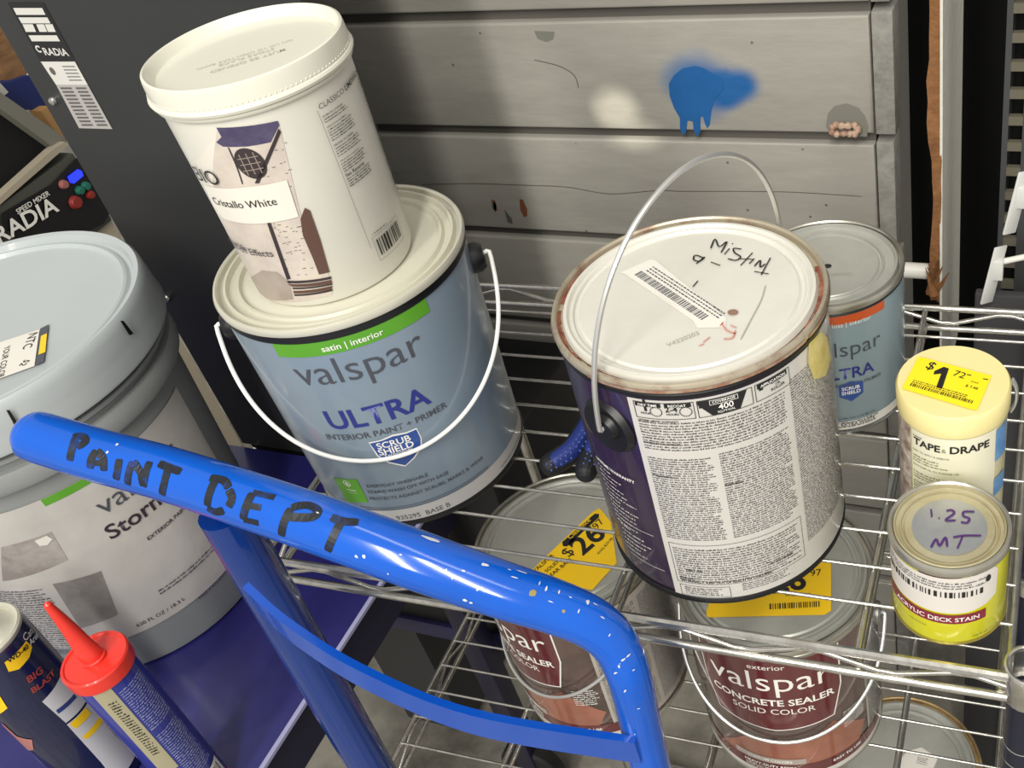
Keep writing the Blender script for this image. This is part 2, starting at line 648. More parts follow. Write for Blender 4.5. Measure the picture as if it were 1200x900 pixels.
def wire_shelf(z, u0, u1, v0, v1, cross, first, mirror=False):
    rw = 0.0013
    sh = obj('shelf_frame', tube([rk(u0, v0, z - 0.003), rk(u1, v0, z - 0.003)], 0.0031, 8), chrome, rack)
    rod('frame_rod', [(u0, v0 - 0.001, z - 0.0225), (u1, v0 - 0.001, z - 0.0225)], 0.0031, sh)
    for v in (v1,):
        rod('frame_rod', [(u0, v, z - 0.003), (u1, v, z - 0.003)], 0.0028, sh)
        rod('frame_rod', [(u0, v, z - 0.024), (u1, v, z - 0.024)], 0.0028, sh)
    for u, s_ in ((u0, 1), (u1, -1)):
        rod('frame_rod', [(u, v0, z - 0.003), (u, v1, z - 0.003)], 0.0028, sh)
        rod('frame_rod', [(u + s_ * 0.004, v0, z - 0.021), (u + s_ * 0.004, v1, z - 0.021)], 0.0028, sh)
    for v in (v0, v1):
        zz = [(u0 + 0.01, v, z - 0.018)]
        u = u0 + 0.01
        while u < u1 - 0.02:
            zz += [(u + 0.034, v, z - 0.007), (u + 0.046, v, z - 0.007), (u + 0.08, v, z - 0.018), (u + 0.092, v, z - 0.018)]
            u += 0.092
        rod('truss_wire', zz, 0.0019, sh)
    zz = [(u0 + 0.002, v0 + 0.01, z - 0.018)]
    v = v0 + 0.01
    while v < v1 - 0.1:
        zz += [(u0 + 0.002, v + 0.03, z - 0.006), (u0 + 0.002, v + 0.04, z - 0.006), (u0 + 0.002, v + 0.07, z - 0.018), (u0 + 0.002, v + 0.08, z - 0.018)]
        v += 0.08
    rod('truss_wire', zz, 0.0019, sh)
    for u in cross:
        rod('cross_rod', [(u, v0, z - 0.005), (u, v1, z - 0.005)], 0.0024, sh)
        rod('cross_rod', [(u + 0.0, v0, z - 0.021), (u + 0.0, v1, z - 0.021)], 0.0022, sh)
    v = first
    while v < v1 - 0.01:
        rod('shelf_wire', [(u0, v, z - rw), (u1, v, z - rw)], rw, sh, 6)
        v += 0.0300
    return sh


wire_shelf(SH, 0.0, 0.535, 0.0, 0.346, (0.280, 0.446), 0.036)
wire_shelf(LO, -0.020, 0.535, 0.008, 0.346, (0.090, 0.280, 0.446), 0.036)
for (u, v) in ((0.546, 0.008), (0.546, 0.346)):
    po = obj('post', lathe([(0, 0.02), (0.0115, 0.02), (0.0115, SH - 0.03), (0, SH - 0.03)], 24, center=rk(u, v, 0)[:2]), mat('navy_post', '#23263a', 0.3, 0.4), rack)
    for zc in (SH, LO):
        obj('collar', lathe([(0.0117, zc - 0.028), (0.0145, zc - 0.028), (0.0155, zc - 0.006), (0.0145, zc - 0.002), (0.0117, zc - 0.002)], 24, center=rk(u, v, 0)[:2]), chrome, po)
    for zf in range(12):
        obj('groove_ring', lathe([(0.0116, 0.66 + zf * 0.0175), (0.0119, 0.6605 + zf * 0.0175), (0.0116, 0.661 + zf * 0.0175)], 24, center=rk(u, v, 0)[:2]), chrome, po)
# top ring of the front post
c0 = rk(0.546, 0.008, SH)
obj('ring', tube([(c0[0] + 0.013 * math.cos(a), c0[1] + 0.013 * math.sin(a), SH - 0.001) for a in [2 * PI * i / 24 for i in range(24)]], 0.0018, 8, closed=True), chrome, rack)
bu = rk(-0.0, 0.335, 0)
# galvanised foot plate under the lower shelf, rear left
obj('rear_plate', box(-0.046, -0.022, 0.345, 0.349, 0.0, LO - 0.02, bev=0.001), mat('galvanised', '#a9a8a2', 0.4, 0.6), rack)
obj('rear_brace', box(-0.022, 0.012, 0.345, 0.349, LO - 0.14, LO - 0.12), mat('galvanised', '#a9a8a2'), rack)
obj('rear_post', lathe([(0, 0.0), (0.006, 0.0), (0.006, SH - 0.024), (0, SH - 0.024)], 16, center=rk(0.006, 0.352, 0)[:2]), chrome, rack)
obj('foot_rail', box(-0.046, 0.55, 0.349, 0.36, 0.0, 0.03), mat('galvanised', '#a9a8a2'), rack)


# ================================================================ CANS
def can_lid(R, H, ratio=0.78):
    """plug lid: profile from the seam inward"""
    k = R / 0.083
    i = ratio * R
    return [(R - 0.0062 * k, H - 0.0042), (R - 0.0075 * k, H - 0.0006), (R - 0.0095 * k, H - 0.0004), (R - 0.0108 * k, H - 0.0030), (i + 0.0062 * k, H - 0.0034), (i + 0.0050 * k, H - 0.0020), (i + 0.0036 * k, H - 0.0020), (i + 0.0026 * k, H - 0.0040), (i + 0.0006 * k, H - 0.0042), (i - 0.0010 * k, H - 0.0030), (0, H - 0.0026)]


def can_rim(R, H):
    k = R / 0.083
    return [(R - 0.0022, H - 0.0070), (R, H - 0.0055), (R + 0.0004, H - 0.0025), (R - 0.0006, H - 0.0002), (R - 0.0020, H), (R - 0.0030, H - 0.0010), (R - 0.0034 * k, H - 0.0045), (R - 0.0062 * k, H - 0.0048)]


def bail(c, th, z, a, H, tilt, r, m, parent, rest=None, side=0.0):
    """bail from ear to ear; th direction of first ear. rest: hanging down the front, H = drop"""
    ax = Vector((math.cos(th), math.sin(th), 0)); nn = Vector((-math.sin(th), math.cos(th), 0))
    pts = []
    N = 40
    pts.append(ax * (a - 0.010) + Vector((0, 0, z)))
    pts.append(ax * (a - 0.002) + Vector((0, 0, z)))
    for i in range(N + 1):
        ph = PI * i / N
        if rest is not None:
            p_ = ax * (math.cos(ph) * (a + 0.002)) + nn * (math.sin(ph) ** 0.92 * rest) + Vector((0, 0, z - H * math.sin(ph) ** 0.9))
        else:
            p_ = ax * (math.cos(ph) * a) + (Vector((0, 0, 1)) * math.cos(tilt) + nn * math.sin(tilt)) * (H * math.sin(ph) ** 0.85) + Vector((0, 0, z))
        pts.append(p_)
    pts.append(-ax * (a - 0.002) + Vector((0, 0, z)))
    pts.append(-ax * (a - 0.010) + Vector((0, 0, z)))
    return obj('bail_handle', tube(smooth_path(pts, 2), r, 8), m, parent)


def ear(R, th, z, m, parent, rad=0.012, dep=0.006):
    bm = bmesh.new()
    lathe([(0, -0.003), (rad, -0.003), (rad, dep * 0.5), (rad * 0.75, dep), (rad * 0.4, dep), (rad * 0.35, dep * 0.5), (0, dep * 0.5)], 24, bm)
    mt = Matrix.Translation((math.cos(th) * R, math.sin(th) * R, z)) @ Matrix.Rotation(th, 4, 'Z') @ Matrix.Rotation(PI / 2, 4, 'Y')
    bmesh.ops.transform(bm, matrix=mt, verts=bm.verts[:])
    return obj('ear', bm, m, parent)


def D(a):
    return math.radians(a)


# ---------------------------------------------------------------- grey-blue interior paint can
UC = Vector((-0.4770, 0.4870, SH)); UR, UH = 0.0868, 0.1938
ultra = thing('paint_can', 'large grey-blue gallon paint can with a green stripe, under the white tub', 'paint can', UC)
lab_u = mat('grey_blue_label', '#7d8c9b', 0.28, coat=0.5, var=(9, '#748492', 0.5))
obj('body', lathe([(0, 0.001), (0.077, 0.0), (0.0800, 0.002), (0.0808, 0.006), (0.0812, 0.010), (0.0858, UH - 0.012), (0.0851, UH - 0.008), (0.0845, UH - 0.006)], 128), lab_u, ultra)
su = Round(UC, 0.0809, 0.0858, UH - 0.012, D(-57))
obj('black_gasket', lathe([(0.0853, UH - 0.0135), (0.0868, UH - 0.0115), (0.0862, UH - 0.0065), (0.0840, UH - 0.0065)], 128), mat('black_plastic', '#101014'), ultra)
obj('bottom_rim', lathe([(0.078, 0.0), (0.0816, 0.0), (0.0822, 0.002), (0.0818, 0.0045), (0.080, 0.0048)], 128), mat('black_plastic', '#101014'), ultra)
obj('rim', lathe(can_rim(UR + 0.001, UH), 128), mat('cream_rim', '#cdcabb', 0.3, 0.3), ultra)
obj('lid', lathe([(UR - 0.005, UH - 0.0046), (UR - 0.0062, UH - 0.001), (UR - 0.0078, UH - 0.001), (UR - 0.009, UH - 0.005), (UR - 0.013, UH - 0.005), (UR - 0.0145, UH - 0.0022), (UR - 0.0165, UH - 0.0022), (UR - 0.018, UH - 0.005), (UR - 0.0195, UH - 0.005), (UR - 0.021, UH - 0.0042), (0, UH - 0.0042)], 128), mat('cream_lid', '#ccc9b9', 0.38, 0.1, var=(14, '#c2bfae', 0.5)), ultra)
for th, s_ in ((D(-147), 1), (D(33), 1)):
    ear(0.0862, th, 0.160, mat('black_plastic', '#101014'), ultra, 0.011, 0.008)
bail(UC, D(-147), 0.162, 0.0965, 0.088, 0, 0.0016, mat('white_bail', '#e4e4e0', 0.35), ultra, rest=0.0870)
green = mat('green_ink', '#5b9e2d', 0.35, coat=0.3)
navy_ink = mat('navy_ink', '#2b3480', 0.4)
Print(su, 'green_band', green, ultra, 0.0003).rect(su.inv(313, 392)[0], su.inv(498, 350)[0], UH - 0.0235, UH - 0.0120).build()
p = Print(su, 'white_lettering', ink_white, ultra, 0.0006)
p.text('satin | interior', su.inv(372, 399)[0], UH - 0.0205, su.inv(447, 384)[0] - su.inv(372, 399)[0], 0.02)
p.build()
p = Print(su, 'grey_lettering', ink_grey, ultra, 0.0005)
x0, y0 = su.inv(352, 449); x1, y1 = su.inv(498, 412)
p.text('valspar', x0, y1 * 0.5 + y0 * 0.5, x1 - x0, -0.012)
x0, y0 = su.inv(384, 513); x1, y1 = su.inv(524, 477)
p.text('INTERIOR PAINT + PRIMER', x0, (y0 + y1) / 2, x1 - x0, 0.02)
p.tpx('EVERYDAY WASHABLE', (433, 575), (500, 553), 0.015)
p.tpx('STAINS WASH OFF WITH EASE', (434, 581), (524, 551), 0.015)
p.tpx('PROTECTS AGAINST SCRUBS, MARKS & WEAR', (436, 588), (565, 534), 0.015)
p.tpx('935295  BASE B', (466, 609), (528, 592), 0.0)
p.tpx('MUST BE TINTED', (478, 612), (520, 602), 0.0)
for dz in (0.0375, 0.0355):
    p.rect(su.inv(425, 597)[0], su.inv(572, 548)[0], dz - 0.0165, dz - 0.0160)
p.build()
p = Print(su, 'blue_lettering', navy_ink, ultra, 0.0005)
x0, y0 = su.inv(388, 501); x1, y1 = su.inv(506, 471)
p.text('ULTRA', x0, (y0 + y1) / 2, x1 - x0, 0.045)
p.build()
Print(su, 'shield_border', ink_white, ultra, 0.0004).ppx([(432, 518), (446, 515), (460, 509), (476, 506), (488, 501), (494, 513), (494, 524), (486, 536), (475, 546), (455, 542), (442, 534)]).build()
Print(su, 'shield', mat('shield_blue', '#2c4d94', 0.35, coat=0.3), ultra, 0.0006).ppx([(433.5, 519), (447, 516), (460, 510.5), (476, 507.5), (487.5, 502.5), (492.5, 513), (492.5, 523), (485, 534.5), (475, 544.5), (456, 540.5), (443.5, 533)]).build()
p = Print(su, 'shield_lettering', ink_white, ultra, 0.0009)
p.tpx('SCRUB', (443, 525), (482, 515), 0.04)
p.tpx('SHIELD', (445, 532), (486, 522), 0.04)
p.tpx('Technology', (451, 535), (484, 526), 0.02)
p.build()
Print(su, 'green_square', green, ultra, 0.0004).ppx([(391, 559), (418, 561), (432, 588), (407, 587)]).build()
p = Print(su, 'square_mark', ink_white, ultra, 0.0006)
cx, cy = su.inv(407, 566)
p.ring(cx, cy, 0.0026, 0.0031); p.ell(cx, cy - 0.0003, 0.001, 0.0018, 12, 0.5)
p.rect(cx - 0.003, cx + 0.005, cy - 0.0072, cy - 0.0066); p.rect(cx - 0.003, cx + 0.005, cy - 0.010, cy - 0.0097)
p.build()
Print(su, 'base_band', mat('base_band', '#b9b7b6', 0.35, coat=0.3), ultra, 0.0002).rect(-0.1, 0.14, 0.0050, 0.0180).build()
p = Print(su, 'base_print', ink_grey, ultra, 0.0005)
p.tpx('SATIN FINISH FOR INTERIORS', (588, 550), (607, 508), 0.0)
p.build()

# ---------------------------------------------------------------- white tub on top of it
BC = Vector((-0.4771, 0.4817, SH + UH - 0.0042)); BH = 0.1576
tub = thing('paint_tub', 'tall white plastic tub with a printed stone tower, stacked on the grey-blue can', 'tub', BC)
white_pl = mat('white_plastic', '#d6d3c9', 0.36, coat=0.2, var=(8, '#cfccc0', 0.5))
obj('body', lathe([(0, 0.001), (0.049, 0.0), (0.0530, 0.0015), (0.0545, 0.005), (0.0582, 0.136), (0.0582, 0.143), (0.0575, 0.1435)], 128), white_pl, tub)
obj('lid', lathe([(0.0583, 0.1385), (0.0600, 0.1375), (0.0608, 0.1385), (0.0610, 0.1400), (0.0602, 0.1405), (0.0622, 0.1412), (0.0628, 0.1430), (0.0622, 0.1445), (0.0614, 0.1450), (0.0610, 0.1545), (0.0605, BH - 0.0006), (0.0590, BH), (0.0578, BH - 0.0012), (0.0560, BH - 0.0060), (0.0548, BH - 0.0072), (0.0535, BH - 0.0062), (0, BH - 0.0060)], 128), mat('cream_plastic', '#d8d6c8', 0.34, coat=0.3), tub)
bm = bmesh.new()
for i in range(120):
    a = 2 * PI * i / 120
    c_ = Vector((0.0612 * math.cos(a), 0.0612 * math.sin(a), 0.1463))
    r_ = bmesh.ops.create_icosphere(bm, subdivisions=1, radius=0.0007)
    for v in r_['verts']:
        v.co += c_
stuff(obj('knurl_dots', bm, mat('cream_plastic', '#d8d6c8'), tub))
sb = Round(BC, 0.0544, 0.0582, 0.136, D(-60))
sepia = mat('sepia_stone', '#cfc4b8', 0.35, coat=0.3, var=(60, '#b9ada6', 0.7))
p = Print(sb, 'tower_print', sepia, tub, 0.0003)
p.ppx([(255, 150), (325, 142), (328, 150), (352, 250), (389, 330), (389, 345), (322, 352), (290, 330), (266, 280), (250, 215)])
p.build()
Print(sb, 'sky_print', mat('pale_print', '#dcd6cc', 0.35, coat=0.3), tub, 0.0002).ppx([(230, 190), (256, 158), (275, 190), (290, 250), (318, 340), (300, 335), (278, 300), (252, 245)]).build()
p = Print(sb, 'roof_print', mat('slate_print', '#3f3858', 0.35, coat=0.3, var=(80, '#5a5270', 0.7)), tub, 0.0006)
p.ppx([(254, 149), (325, 141), (327, 146), (317, 166), (290, 171), (262, 171), (254, 166), (260, 160)])
p.build()
dkp = mat('dark_print', '#33292b', 0.35, coat=0.3)
brn = mat('umber_print', '#5b4038', 0.35, coat=0.3)
p = Print(sb, 'window_print', dkp, tub, 0.0007)
c1 = sb.inv(294, 191)
p.ell(c1[0], c1[1], 0.0082, 0.0105, 24, 0.2)
p.ppx([(326, 150), (329, 154), (304, 214), (299, 214)])
p.spx([(268, 172), (278, 195), (285, 215)], 0.0008)
p.ppx([(313, 259), (317, 259), (341, 326), (337, 327)])
p.ppx([(337, 328), (388, 323), (388, 326), (338, 331)]); p.ppx([(343, 336), (389, 331), (389, 333), (344, 338)]); p.ppx([(345, 344), (389, 338), (390, 340), (346, 346)])
for _ in range(60):
    u_, v_ = random.uniform(318, 365), random.uniform(262, 322)
    if u_ - 318 > (v_ - 262) * 0.35 and u_ < 352 + (v_ - 262) * 0.3:
        q = sb.inv(u_, v_)
        p.rect(q[0], q[0] + random.uniform(0.0008, 0.0022), q[1], q[1] + 0.0003)
for _ in range(26):
    u_, v_ = random.uniform(305, 340), random.uniform(160, 250)
    if u_ > 326 - (v_ - 160) * 0.3:
        q = sb.inv(u_, v_)
        p.rect(q[0], q[0] + random.uniform(0.0008, 0.002), q[1], q[1] + 0.0003)
p.build()
p = Print(sb, 'grille_print', mat('grille_print', '#8d8178', 0.4), tub, 0.0009)
for k in (-1, 0, 1):
    p.rect(c1[0] + k * 0.004 - 0.0003, c1[0] + k * 0.004 + 0.0003, c1[1] - 0.007, c1[1] + 0.007); p.rect(c1[0] - 0.006, c1[0] + 0.006, c1[1] + k * 0.004 - 0.0003, c1[1] + k * 0.004 + 0.0003)
p.build()
p = Print(sb, 'arch_print', brn, tub, 0.0007)
p.ppx([(357, 243), (363, 246), (375, 280), (386, 318), (374, 321), (366, 300), (355, 275), (352, 256)])
p.ppx([(338, 332), (388, 327), (389, 331), (343, 335)]); p.ppx([(344, 340), (389, 334), (389, 338), (345, 343)])
p.build()
Print(sb, 'mound_print', mat('mound_print', '#a89c92', 0.4, var=(30, '#8f8379', 0.8)), tub, 0.0005).ppx([(292, 326), (308, 316), (325, 318), (340, 330), (344, 350), (318, 351), (300, 340)]).build()
Print(sb, 'name_band', mat('band_paper', '#e2ddd2', 0.4, coat=0.2), tub, 0.0010).ppx([(240, 215), (290, 218), (336, 210), (350, 253), (300, 261), (262, 254), (252, 240)]).build()
p = Print(sb, 'dark_lettering', ink, tub, 0.0014)
p.tpx('Cristallo White', (254, 237), (326, 238), 0.0, sy=1.0)
xo = sb.inv(261, 216)
p.text('BIO', xo[0] - 0.0215, xo[1], 0.0215, 0.0)
p.tpx('1 L  SHADE', (262, 283), (287, 289), 0.0)
p.tpx('Wash-off Effects', (268, 293), (318, 291), 0.0)
q0 = sb.inv(373, 128); q1 = sb.inv(412, 88)
p.text('CLASSICO', q0[0], q0[1], (q1[0] - q0[0]) * 0.55, -0.01)
p.text('LIMEWASH', q0[0] + (q1[0] - q0[0]) * 0.6, q0[1], (q1[0] - q0[0]) * 0.6, 0.04)
zz = q0[1] - 0.003
for (h_, n_) in (('ESTIMATED COVERAGE', 2), ('APPLICATION EQUIPMENT', 5), ('DRYING TO FINISH', 4), ('APPLICATION CONDITIONS', 4), ('See Reverse', 4)):
    zz -= 0.0022
    p.text(h_, q0[0], zz, 0.016, 0.03)
    p.fine(q0[0], q0[0] + 0.021, zz - n_ * 0.0018, zz - 0.0002, 0.0017, letter=0.0006)
    zz -= n_ * 0.0018 + 0.0012
p.rect(q0[0] - 0.0018, q0[0] - 0.0016, 0.028, 0.126)
p.rect(q1[0] + 0.004, q1[0] + 0.0042, 0.02, 0.126)
b0 = sb.inv(438, 285); b1 = sb.inv(466, 265)
p.frame(b0[0] - 0.001, b1[0], 0.016, 0.034, 0.0002)
p.bars(b0[0] + 0.0015, b1[0] - 0.002, 0.019, 0.031, 16)
p.text('11 00 4060402 405 4', b0[0], 0.0352, 0.014, 0.02)
p.fine(q1[0] + 0.005, q1[0] + 0.03, 0.04, 0.124, 0.0019, letter=0.0007)
p.build()
p = Print(Flat(BC + Vector((0, 0, BH - 0.006)), (-0.94, -0.34, 0), (0.34, -0.94, 0), BC), 'moulded_lettering', mat('moulded_shadow', '#bdb9ac', 0.5), tub, 0.0002, 0)
p.tpx('MUST BE OPENED', (334, 57), (246, 84), 0.01, tilt=True)
p.tpx('STORE PLACE', (321, 56), (256, 76), 0.01, tilt=True)
p.tpx('ON LID TO OPEN TEAR BAND', (342, 46), (230, 81), 0.0, tilt=True)
p.build()

# ---------------------------------------------------------------- purple can in front
PC = Vector((-0.2151, 0.4713, SH)); PR, PH = 0.0833, 0.1930
pur = thing('paint_can', 'big dark purple gallon can with rusty rim, upright bail and printed instruction panel', 'paint can', PC)
rusty_tin = mat('rusty_tin', '#c6bba6', 0.35, 0.6, var=(38, '#7c3f2c', 0.85, 0.50))
obj('body', lathe([(0, 0.001), (0.078, 0.001), (0.0805, 0.004), (0.0815, 0.012), (0.0815, PH - 0.012), (0.0808, PH - 0.006)], 128), mat('purple_body', '#2c1c3a', 0.3, coat=0.5, var=(7, '#231630', 0.6)), pur)
obj('bottom_rim', lathe([(0.078, 0.0), (0.0812, 0.0), (0.0822, 0.0015), (0.0820, 0.004), (0.0808, 0.0055)], 128), mat('black_plastic', '#101014'), pur)
obj('neck_ring', lathe([(0.0818, PH - 0.0115), (0.0828, PH - 0.0105), (0.0828, PH - 0.0080), (0.0815, PH - 0.007)], 128), mat('black_plastic', '#101014'), pur)
obj('rim', lathe(can_rim(PR, PH), 128), rusty_tin, pur)
obj('lid', lathe(can_lid(PR, PH, 0.80), 128), tin_lid, pur)
rust = mat('red_brown_rust', '#6e3526', 0.45, var=(90, '#a5705a', 0.8))
fr_ = Flat(PC + Vector((0, 0, PH - 0.0045)), (1, 0, 0), (0, 1, 0), PC)
p = Print(fr_, 'rust_streak', rust, pur, 0.0002, 0)
for (a0_, a1_) in ((95, 118), (125, 190), (196, 235), (240, 262), (-75, -40), (-38, 30)):
    a_ = D(a0_)
    while a_ < D(a1_):
        p.ring(0, 0, PR - random.uniform(0.0050, 0.0066), PR - 0.0034, 1, a_, a_ + 0.035)
        a_ += 0.035
p.build()
for (a0_, a1_) in ((160, 215), (-115, -20), (-18, 25)):
    obj('rust_run', lathe([(PR - 0.0012, PH - 0.0062), (PR + 0.0006, PH - 0.0054), (PR + 0.0007, PH - 0.0032)], 40, a0=D(a0_), a1=D(a1_)), mat('copper_rust', '#a97c66', 0.35, 0.4, var=(120, '#c9b7a4', 0.9)), pur)
sp = Round(PC, 0.0815, th0=D(-65))
obj('ear', lathe([(0, -0.002), (0.019, -0.002), (0.0195, 0.0), (0.0170, 0.0035), (0.009, 0.0015), (0.007, 0.005), (0, 0.006)], 32), mat('black_plastic', '#101014'), pur)
eo = COL.objects['ear.002'] if 'ear.002' in COL.objects else None
for o_ in [o for o in COL.objects if o.name.startswith('ear') and o.parent == pur]:
    o_.data.transform(Matrix.Translation((math.cos(D(-112)) * 0.081, math.sin(D(-112)) * 0.081, 0.150)) @ Matrix.Rotation(D(-112), 4, 'Z') @ Matrix.Rotation(PI / 2, 4, 'Y'))
ear(0.0815, D(69), 0.152, mat('black_plastic', '#101014'), pur, 0.017, 0.006)
bail(PC, D(-112), 0.152, 0.0885, 0.128, 0.1, 0.0017, wire_m, pur)
lp0 = sp.inv(735, 456); lp1 = sp.inv(792, 700)
LX = (lp0[0] + lp1[0]) / 2
Print(sp, 'label_panel', mat('instruction_paper', '#c9c6c1', 0.3, coat=0.5), pur, 0.0003).rect(LX, LX + 0.185, 0.0065, PH - 0.0125).build()
p = Print(sp, 'fine_print', mat('print_grey', '#3c3a3c', 0.5), pur, 0.0006, 0)
X1 = LX + 0.004
c2 = sp.inv(925, 480)[0]
p.fine(X1, c2 - 0.002, 0.140, 0.165, 0.0021, ragged=0.02)
p.fine(X1, X1 + 0.039, 0.062, 0.136, 0.0019)
p.fine(X1 + 0.0425, c2 - 0.002, 0.062, 0.138, 0.0019)
p.fine(X1 + 0.002, c2 - 0.004, 0.022, 0.056, 0.0022)
p.fine(c2 + 0.002, c2 + 0.06, 0.03, 0.170, 0.0019)
p.fine(X1 + 0.004, X1 + 0.03, 0.009, 0.017, 0.0019)
p.fine(X1 + 0.042, X1 + 0.075, 0.012, 0.020, 0.0019)
p.build()
p = Print(sp, 'black_print', ink, pur, 0.0007)
p.frame(X1, c2 - 0.002, 0.0205, 0.059, 0.0003)
p.frame(X1 + 0.001, X1 + 0.034, 0.0075, 0.018, 0.0003)
p.frame(X1 - 0.0005, X1 + 0.034, 0.1665, PH - 0.014, 0.0004)
p.frame(X1 + 0.0355, X1 + 0.067, 0.1665, PH - 0.014, 0.0004)
p.frame(X1 + 0.0685, X1 + 0.092, 0.1665, PH - 0.014, 0.0004)
p.rect(X1 + 0.0005, X1 + 0.0155, PH - 0.0175, PH - 0.0145)
p.rect(X1 + 0.0175, X1 + 0.0325, PH - 0.0175, PH - 0.0145)
p.poly([(X1 + 0.043, 0.167), (X1 + 0.059, 0.167), (X1 + 0.064, PH - 0.0145), (X1 + 0.036, PH - 0.0145), (X1 + 0.036, 0.176)])
p.rect(X1 + 0.070, X1 + 0.090, PH - 0.018, PH - 0.0145)
p.rect(X1 + 0.071, X1 + 0.0735, 0.1735, 0.1755); p.rect(X1 + 0.0718, X1 + 0.0728, 0.1755, 0.179)
p.rect(X1 + 0.0365, X1 + 0.0415, 0.1735, 0.1765)
p.text('1', X1 + 0.0055, 0.1723, 0.0016, 0.04); p.text('HOUR', X1 + 0.003, 0.1698, 0.006, 0.05)
p.text('2-4', X1 + 0.0175, 0.1723, 0.0070, 0.05); p.text('HOURS', X1 + 0.018, 0.1698, 0.007, 0.05)
p.text('BRUSH', X1 + 0.079, 0.1745, 0.0085, 0.04); p.text('OR', X1 + 0.0815, 0.1719, 0.0035, 0.04); p.text('ROLLER', X1 + 0.0785, 0.1693, 0.0095, 0.04)
p.text('LIFETIME LIMITED WARRANTY', X1, 0.1642, 0.024, 0.05)
p.text('CONSEQUENTIAL DAMAGES', X1, 0.1465, 0.022, 0.05)
p.text('INTERNALLY. KEEP OUT OF REACH OF CHILDREN.', X1 + 0.003, 0.0215, 0.060, 0.05)
p.text('WARNING', X1 + 0.002, 0.0245, 0.010, 0.05); p.text('FIRST AID', X1 + 0.008, 0.033, 0.011, 0.05); p.text('DO NOT FREEZE', X1 + 0.062, 0.030, 0.016, 0.05)
p.text('Preparation', X1 + 0.001, 0.119, 0.012, 0.05); p.text('Application', X1 + 0.0425, 0.110, 0.011, 0.05)
for (cx, cy) in ((X1 + 0.0122, 0.1722), (X1 + 0.0290, 0.1722)):
    p.ring(cx, cy, 0.0032, 0.0036, 24)
    for t_ in range(12):
        a = t_ * PI / 6
        p.poly([(cx + 0.0026 * math.cos(a), cy + 0.0026 * math.sin(a)), (cx + 0.0032 * math.cos(a - .05), cy + 0.0032 * math.sin(a - .05)), (cx + 0.0032 * math.cos(a + .05), cy + 0.0032 * math.sin(a + .05))])
p.build()
p = Print(sp, 'white_print', ink_white, pur, 0.0010)
p.text('DRY TIME', X1 + 0.0025, PH - 0.0168, 0.011, 0.03); p.text('RECOAT', X1 + 0.0198, PH - 0.0168, 0.010, 0.03)
p.text('COVERAGE', X1 + 0.0440, PH - 0.0172, 0.0130, 0.03); p.frame(X1 + 0.0425, X1 + 0.0585, PH - 0.0182, PH - 0.0148, 0.0003)
p.text('400', X1 + 0.0470, 0.1705, 0.0085, 0.03); p.text('SQ.FT/GAL', X1 + 0.0462, 0.1682, 0.0100, 0.02)
p.text('APPLICATION', X1 + 0.072, PH - 0.0172, 0.0165, 0.05)
sx0 = LX - 0.062
for i in range(12):
    zr = 0.104 - i * 0.0042
    p.fine(LX - 0.046 + i * 0.0006, LX - 0.046 + i * 0.0006 + random.uniform(0.014, 0.030), zr - 0.0018, zr, 0.0018, letter=0.0010)
for i in range(6):
    zr = 0.056 - i * 0.0045
    p.fine(LX - 0.036, LX - 0.036 + random.uniform(0.012, 0.026), zr - 0.0018, zr, 0.0018, letter=0.0010)
p.text('LIFETIME WARRANTY', LX - 0.046, 0.1065, 0.036, 0.05)
p.rect(LX - 0.036, LX - 0.006, 0.0605, 0.0608); p.rect(LX - 0.034, LX - 0.004, 0.027, 0.0273)
p.build()
Print(sp, 'paint_smear', mat('yellow_smear', '#d8cb8b', 0.35, var=(60, '#b9a23a', 0.8)), pur, 0.0009).ppx([(946, 402), (960, 388), (968, 396), (972, 420), (966, 440), (952, 444), (945, 425)]).build()
fl = Flat(PC + Vector((0, 0, PH - 0.0026)), (1, 0, 0), (0, 1, 0), PC)
p = Print(fl, 'lid_sticker', paper, pur, 0.0003, 0)
p.ppx([(727, 320), (733, 322), (812, 376), (818, 385), (850, 384), (851, 373), (769, 306), (764, 304), (756, 307)])
p.build()
p = Print(fl, 'sticker_print', ink_grey, pur, 0.0005, 0)
a0 = Vector(fl.inv(752, 318)); a1 = Vector(fl.inv(830, 370))
dr = (a1 - a0).normalized(); pr_ = Vector((-dr.y, dr.x)); L_ = (a1 - a0).length
x = 0
while x < L_:
    wd = random.choice((0.0004, 0.0007, 0.001))
    q = [a0 + dr * x, a0 + dr * (x + wd), a0 + dr * (x + wd) - pr_ * 0.0055, a0 + dr * x - pr_ * 0.0055]
    p.poly([tuple(v) for v in q])
    x += wd + random.choice((0.0005, 0.0009))
for r_ in range(3):
    x = 0
    while x < L_ * 1.05:
        wd = random.uniform(0.0008, 0.003)
        q0_ = a0 + pr_ * (0.002 + r_ * 0.0024) + dr * (x + 0.002)
        p.poly([tuple(q0_), tuple(q0_ + dr * wd), tuple(q0_ + dr * wd + pr_ * 0.0009), tuple(q0_ + pr_ * 0.0009)])
        x += wd + 0.0008
p.build()
p = Print(fl, 'marker_writing', ink, pur, 0.0007, 0)
for st in ([(833, 292), (838, 281), (843, 290), (852, 284), (845, 297)], [(849, 299), (855, 292)], [(858, 286), (859, 287)], [(869, 293), (860, 292), (861, 297), (868, 302), (862, 306), (853, 304)],
           [(882, 297), (868, 312)], [(865, 304), (884, 305)], [(878, 310), (884, 304)], [(884, 313), (891, 306), (891, 314), (897, 310)], [(903, 303), (892, 323)], [(884, 319), (901, 322)],
           [(824, 303), (815, 300), (813, 305), (820, 307), (826, 302), (816, 310)], [(833, 308), (844, 312)], [(818, 330), (812, 337)]):
    p.spx(st, 0.0011)
p.build()
p = Print(fl, 'red_mark', mat('red_pencil', '#c98a80', 0.5), pur, 0.0007, 0)
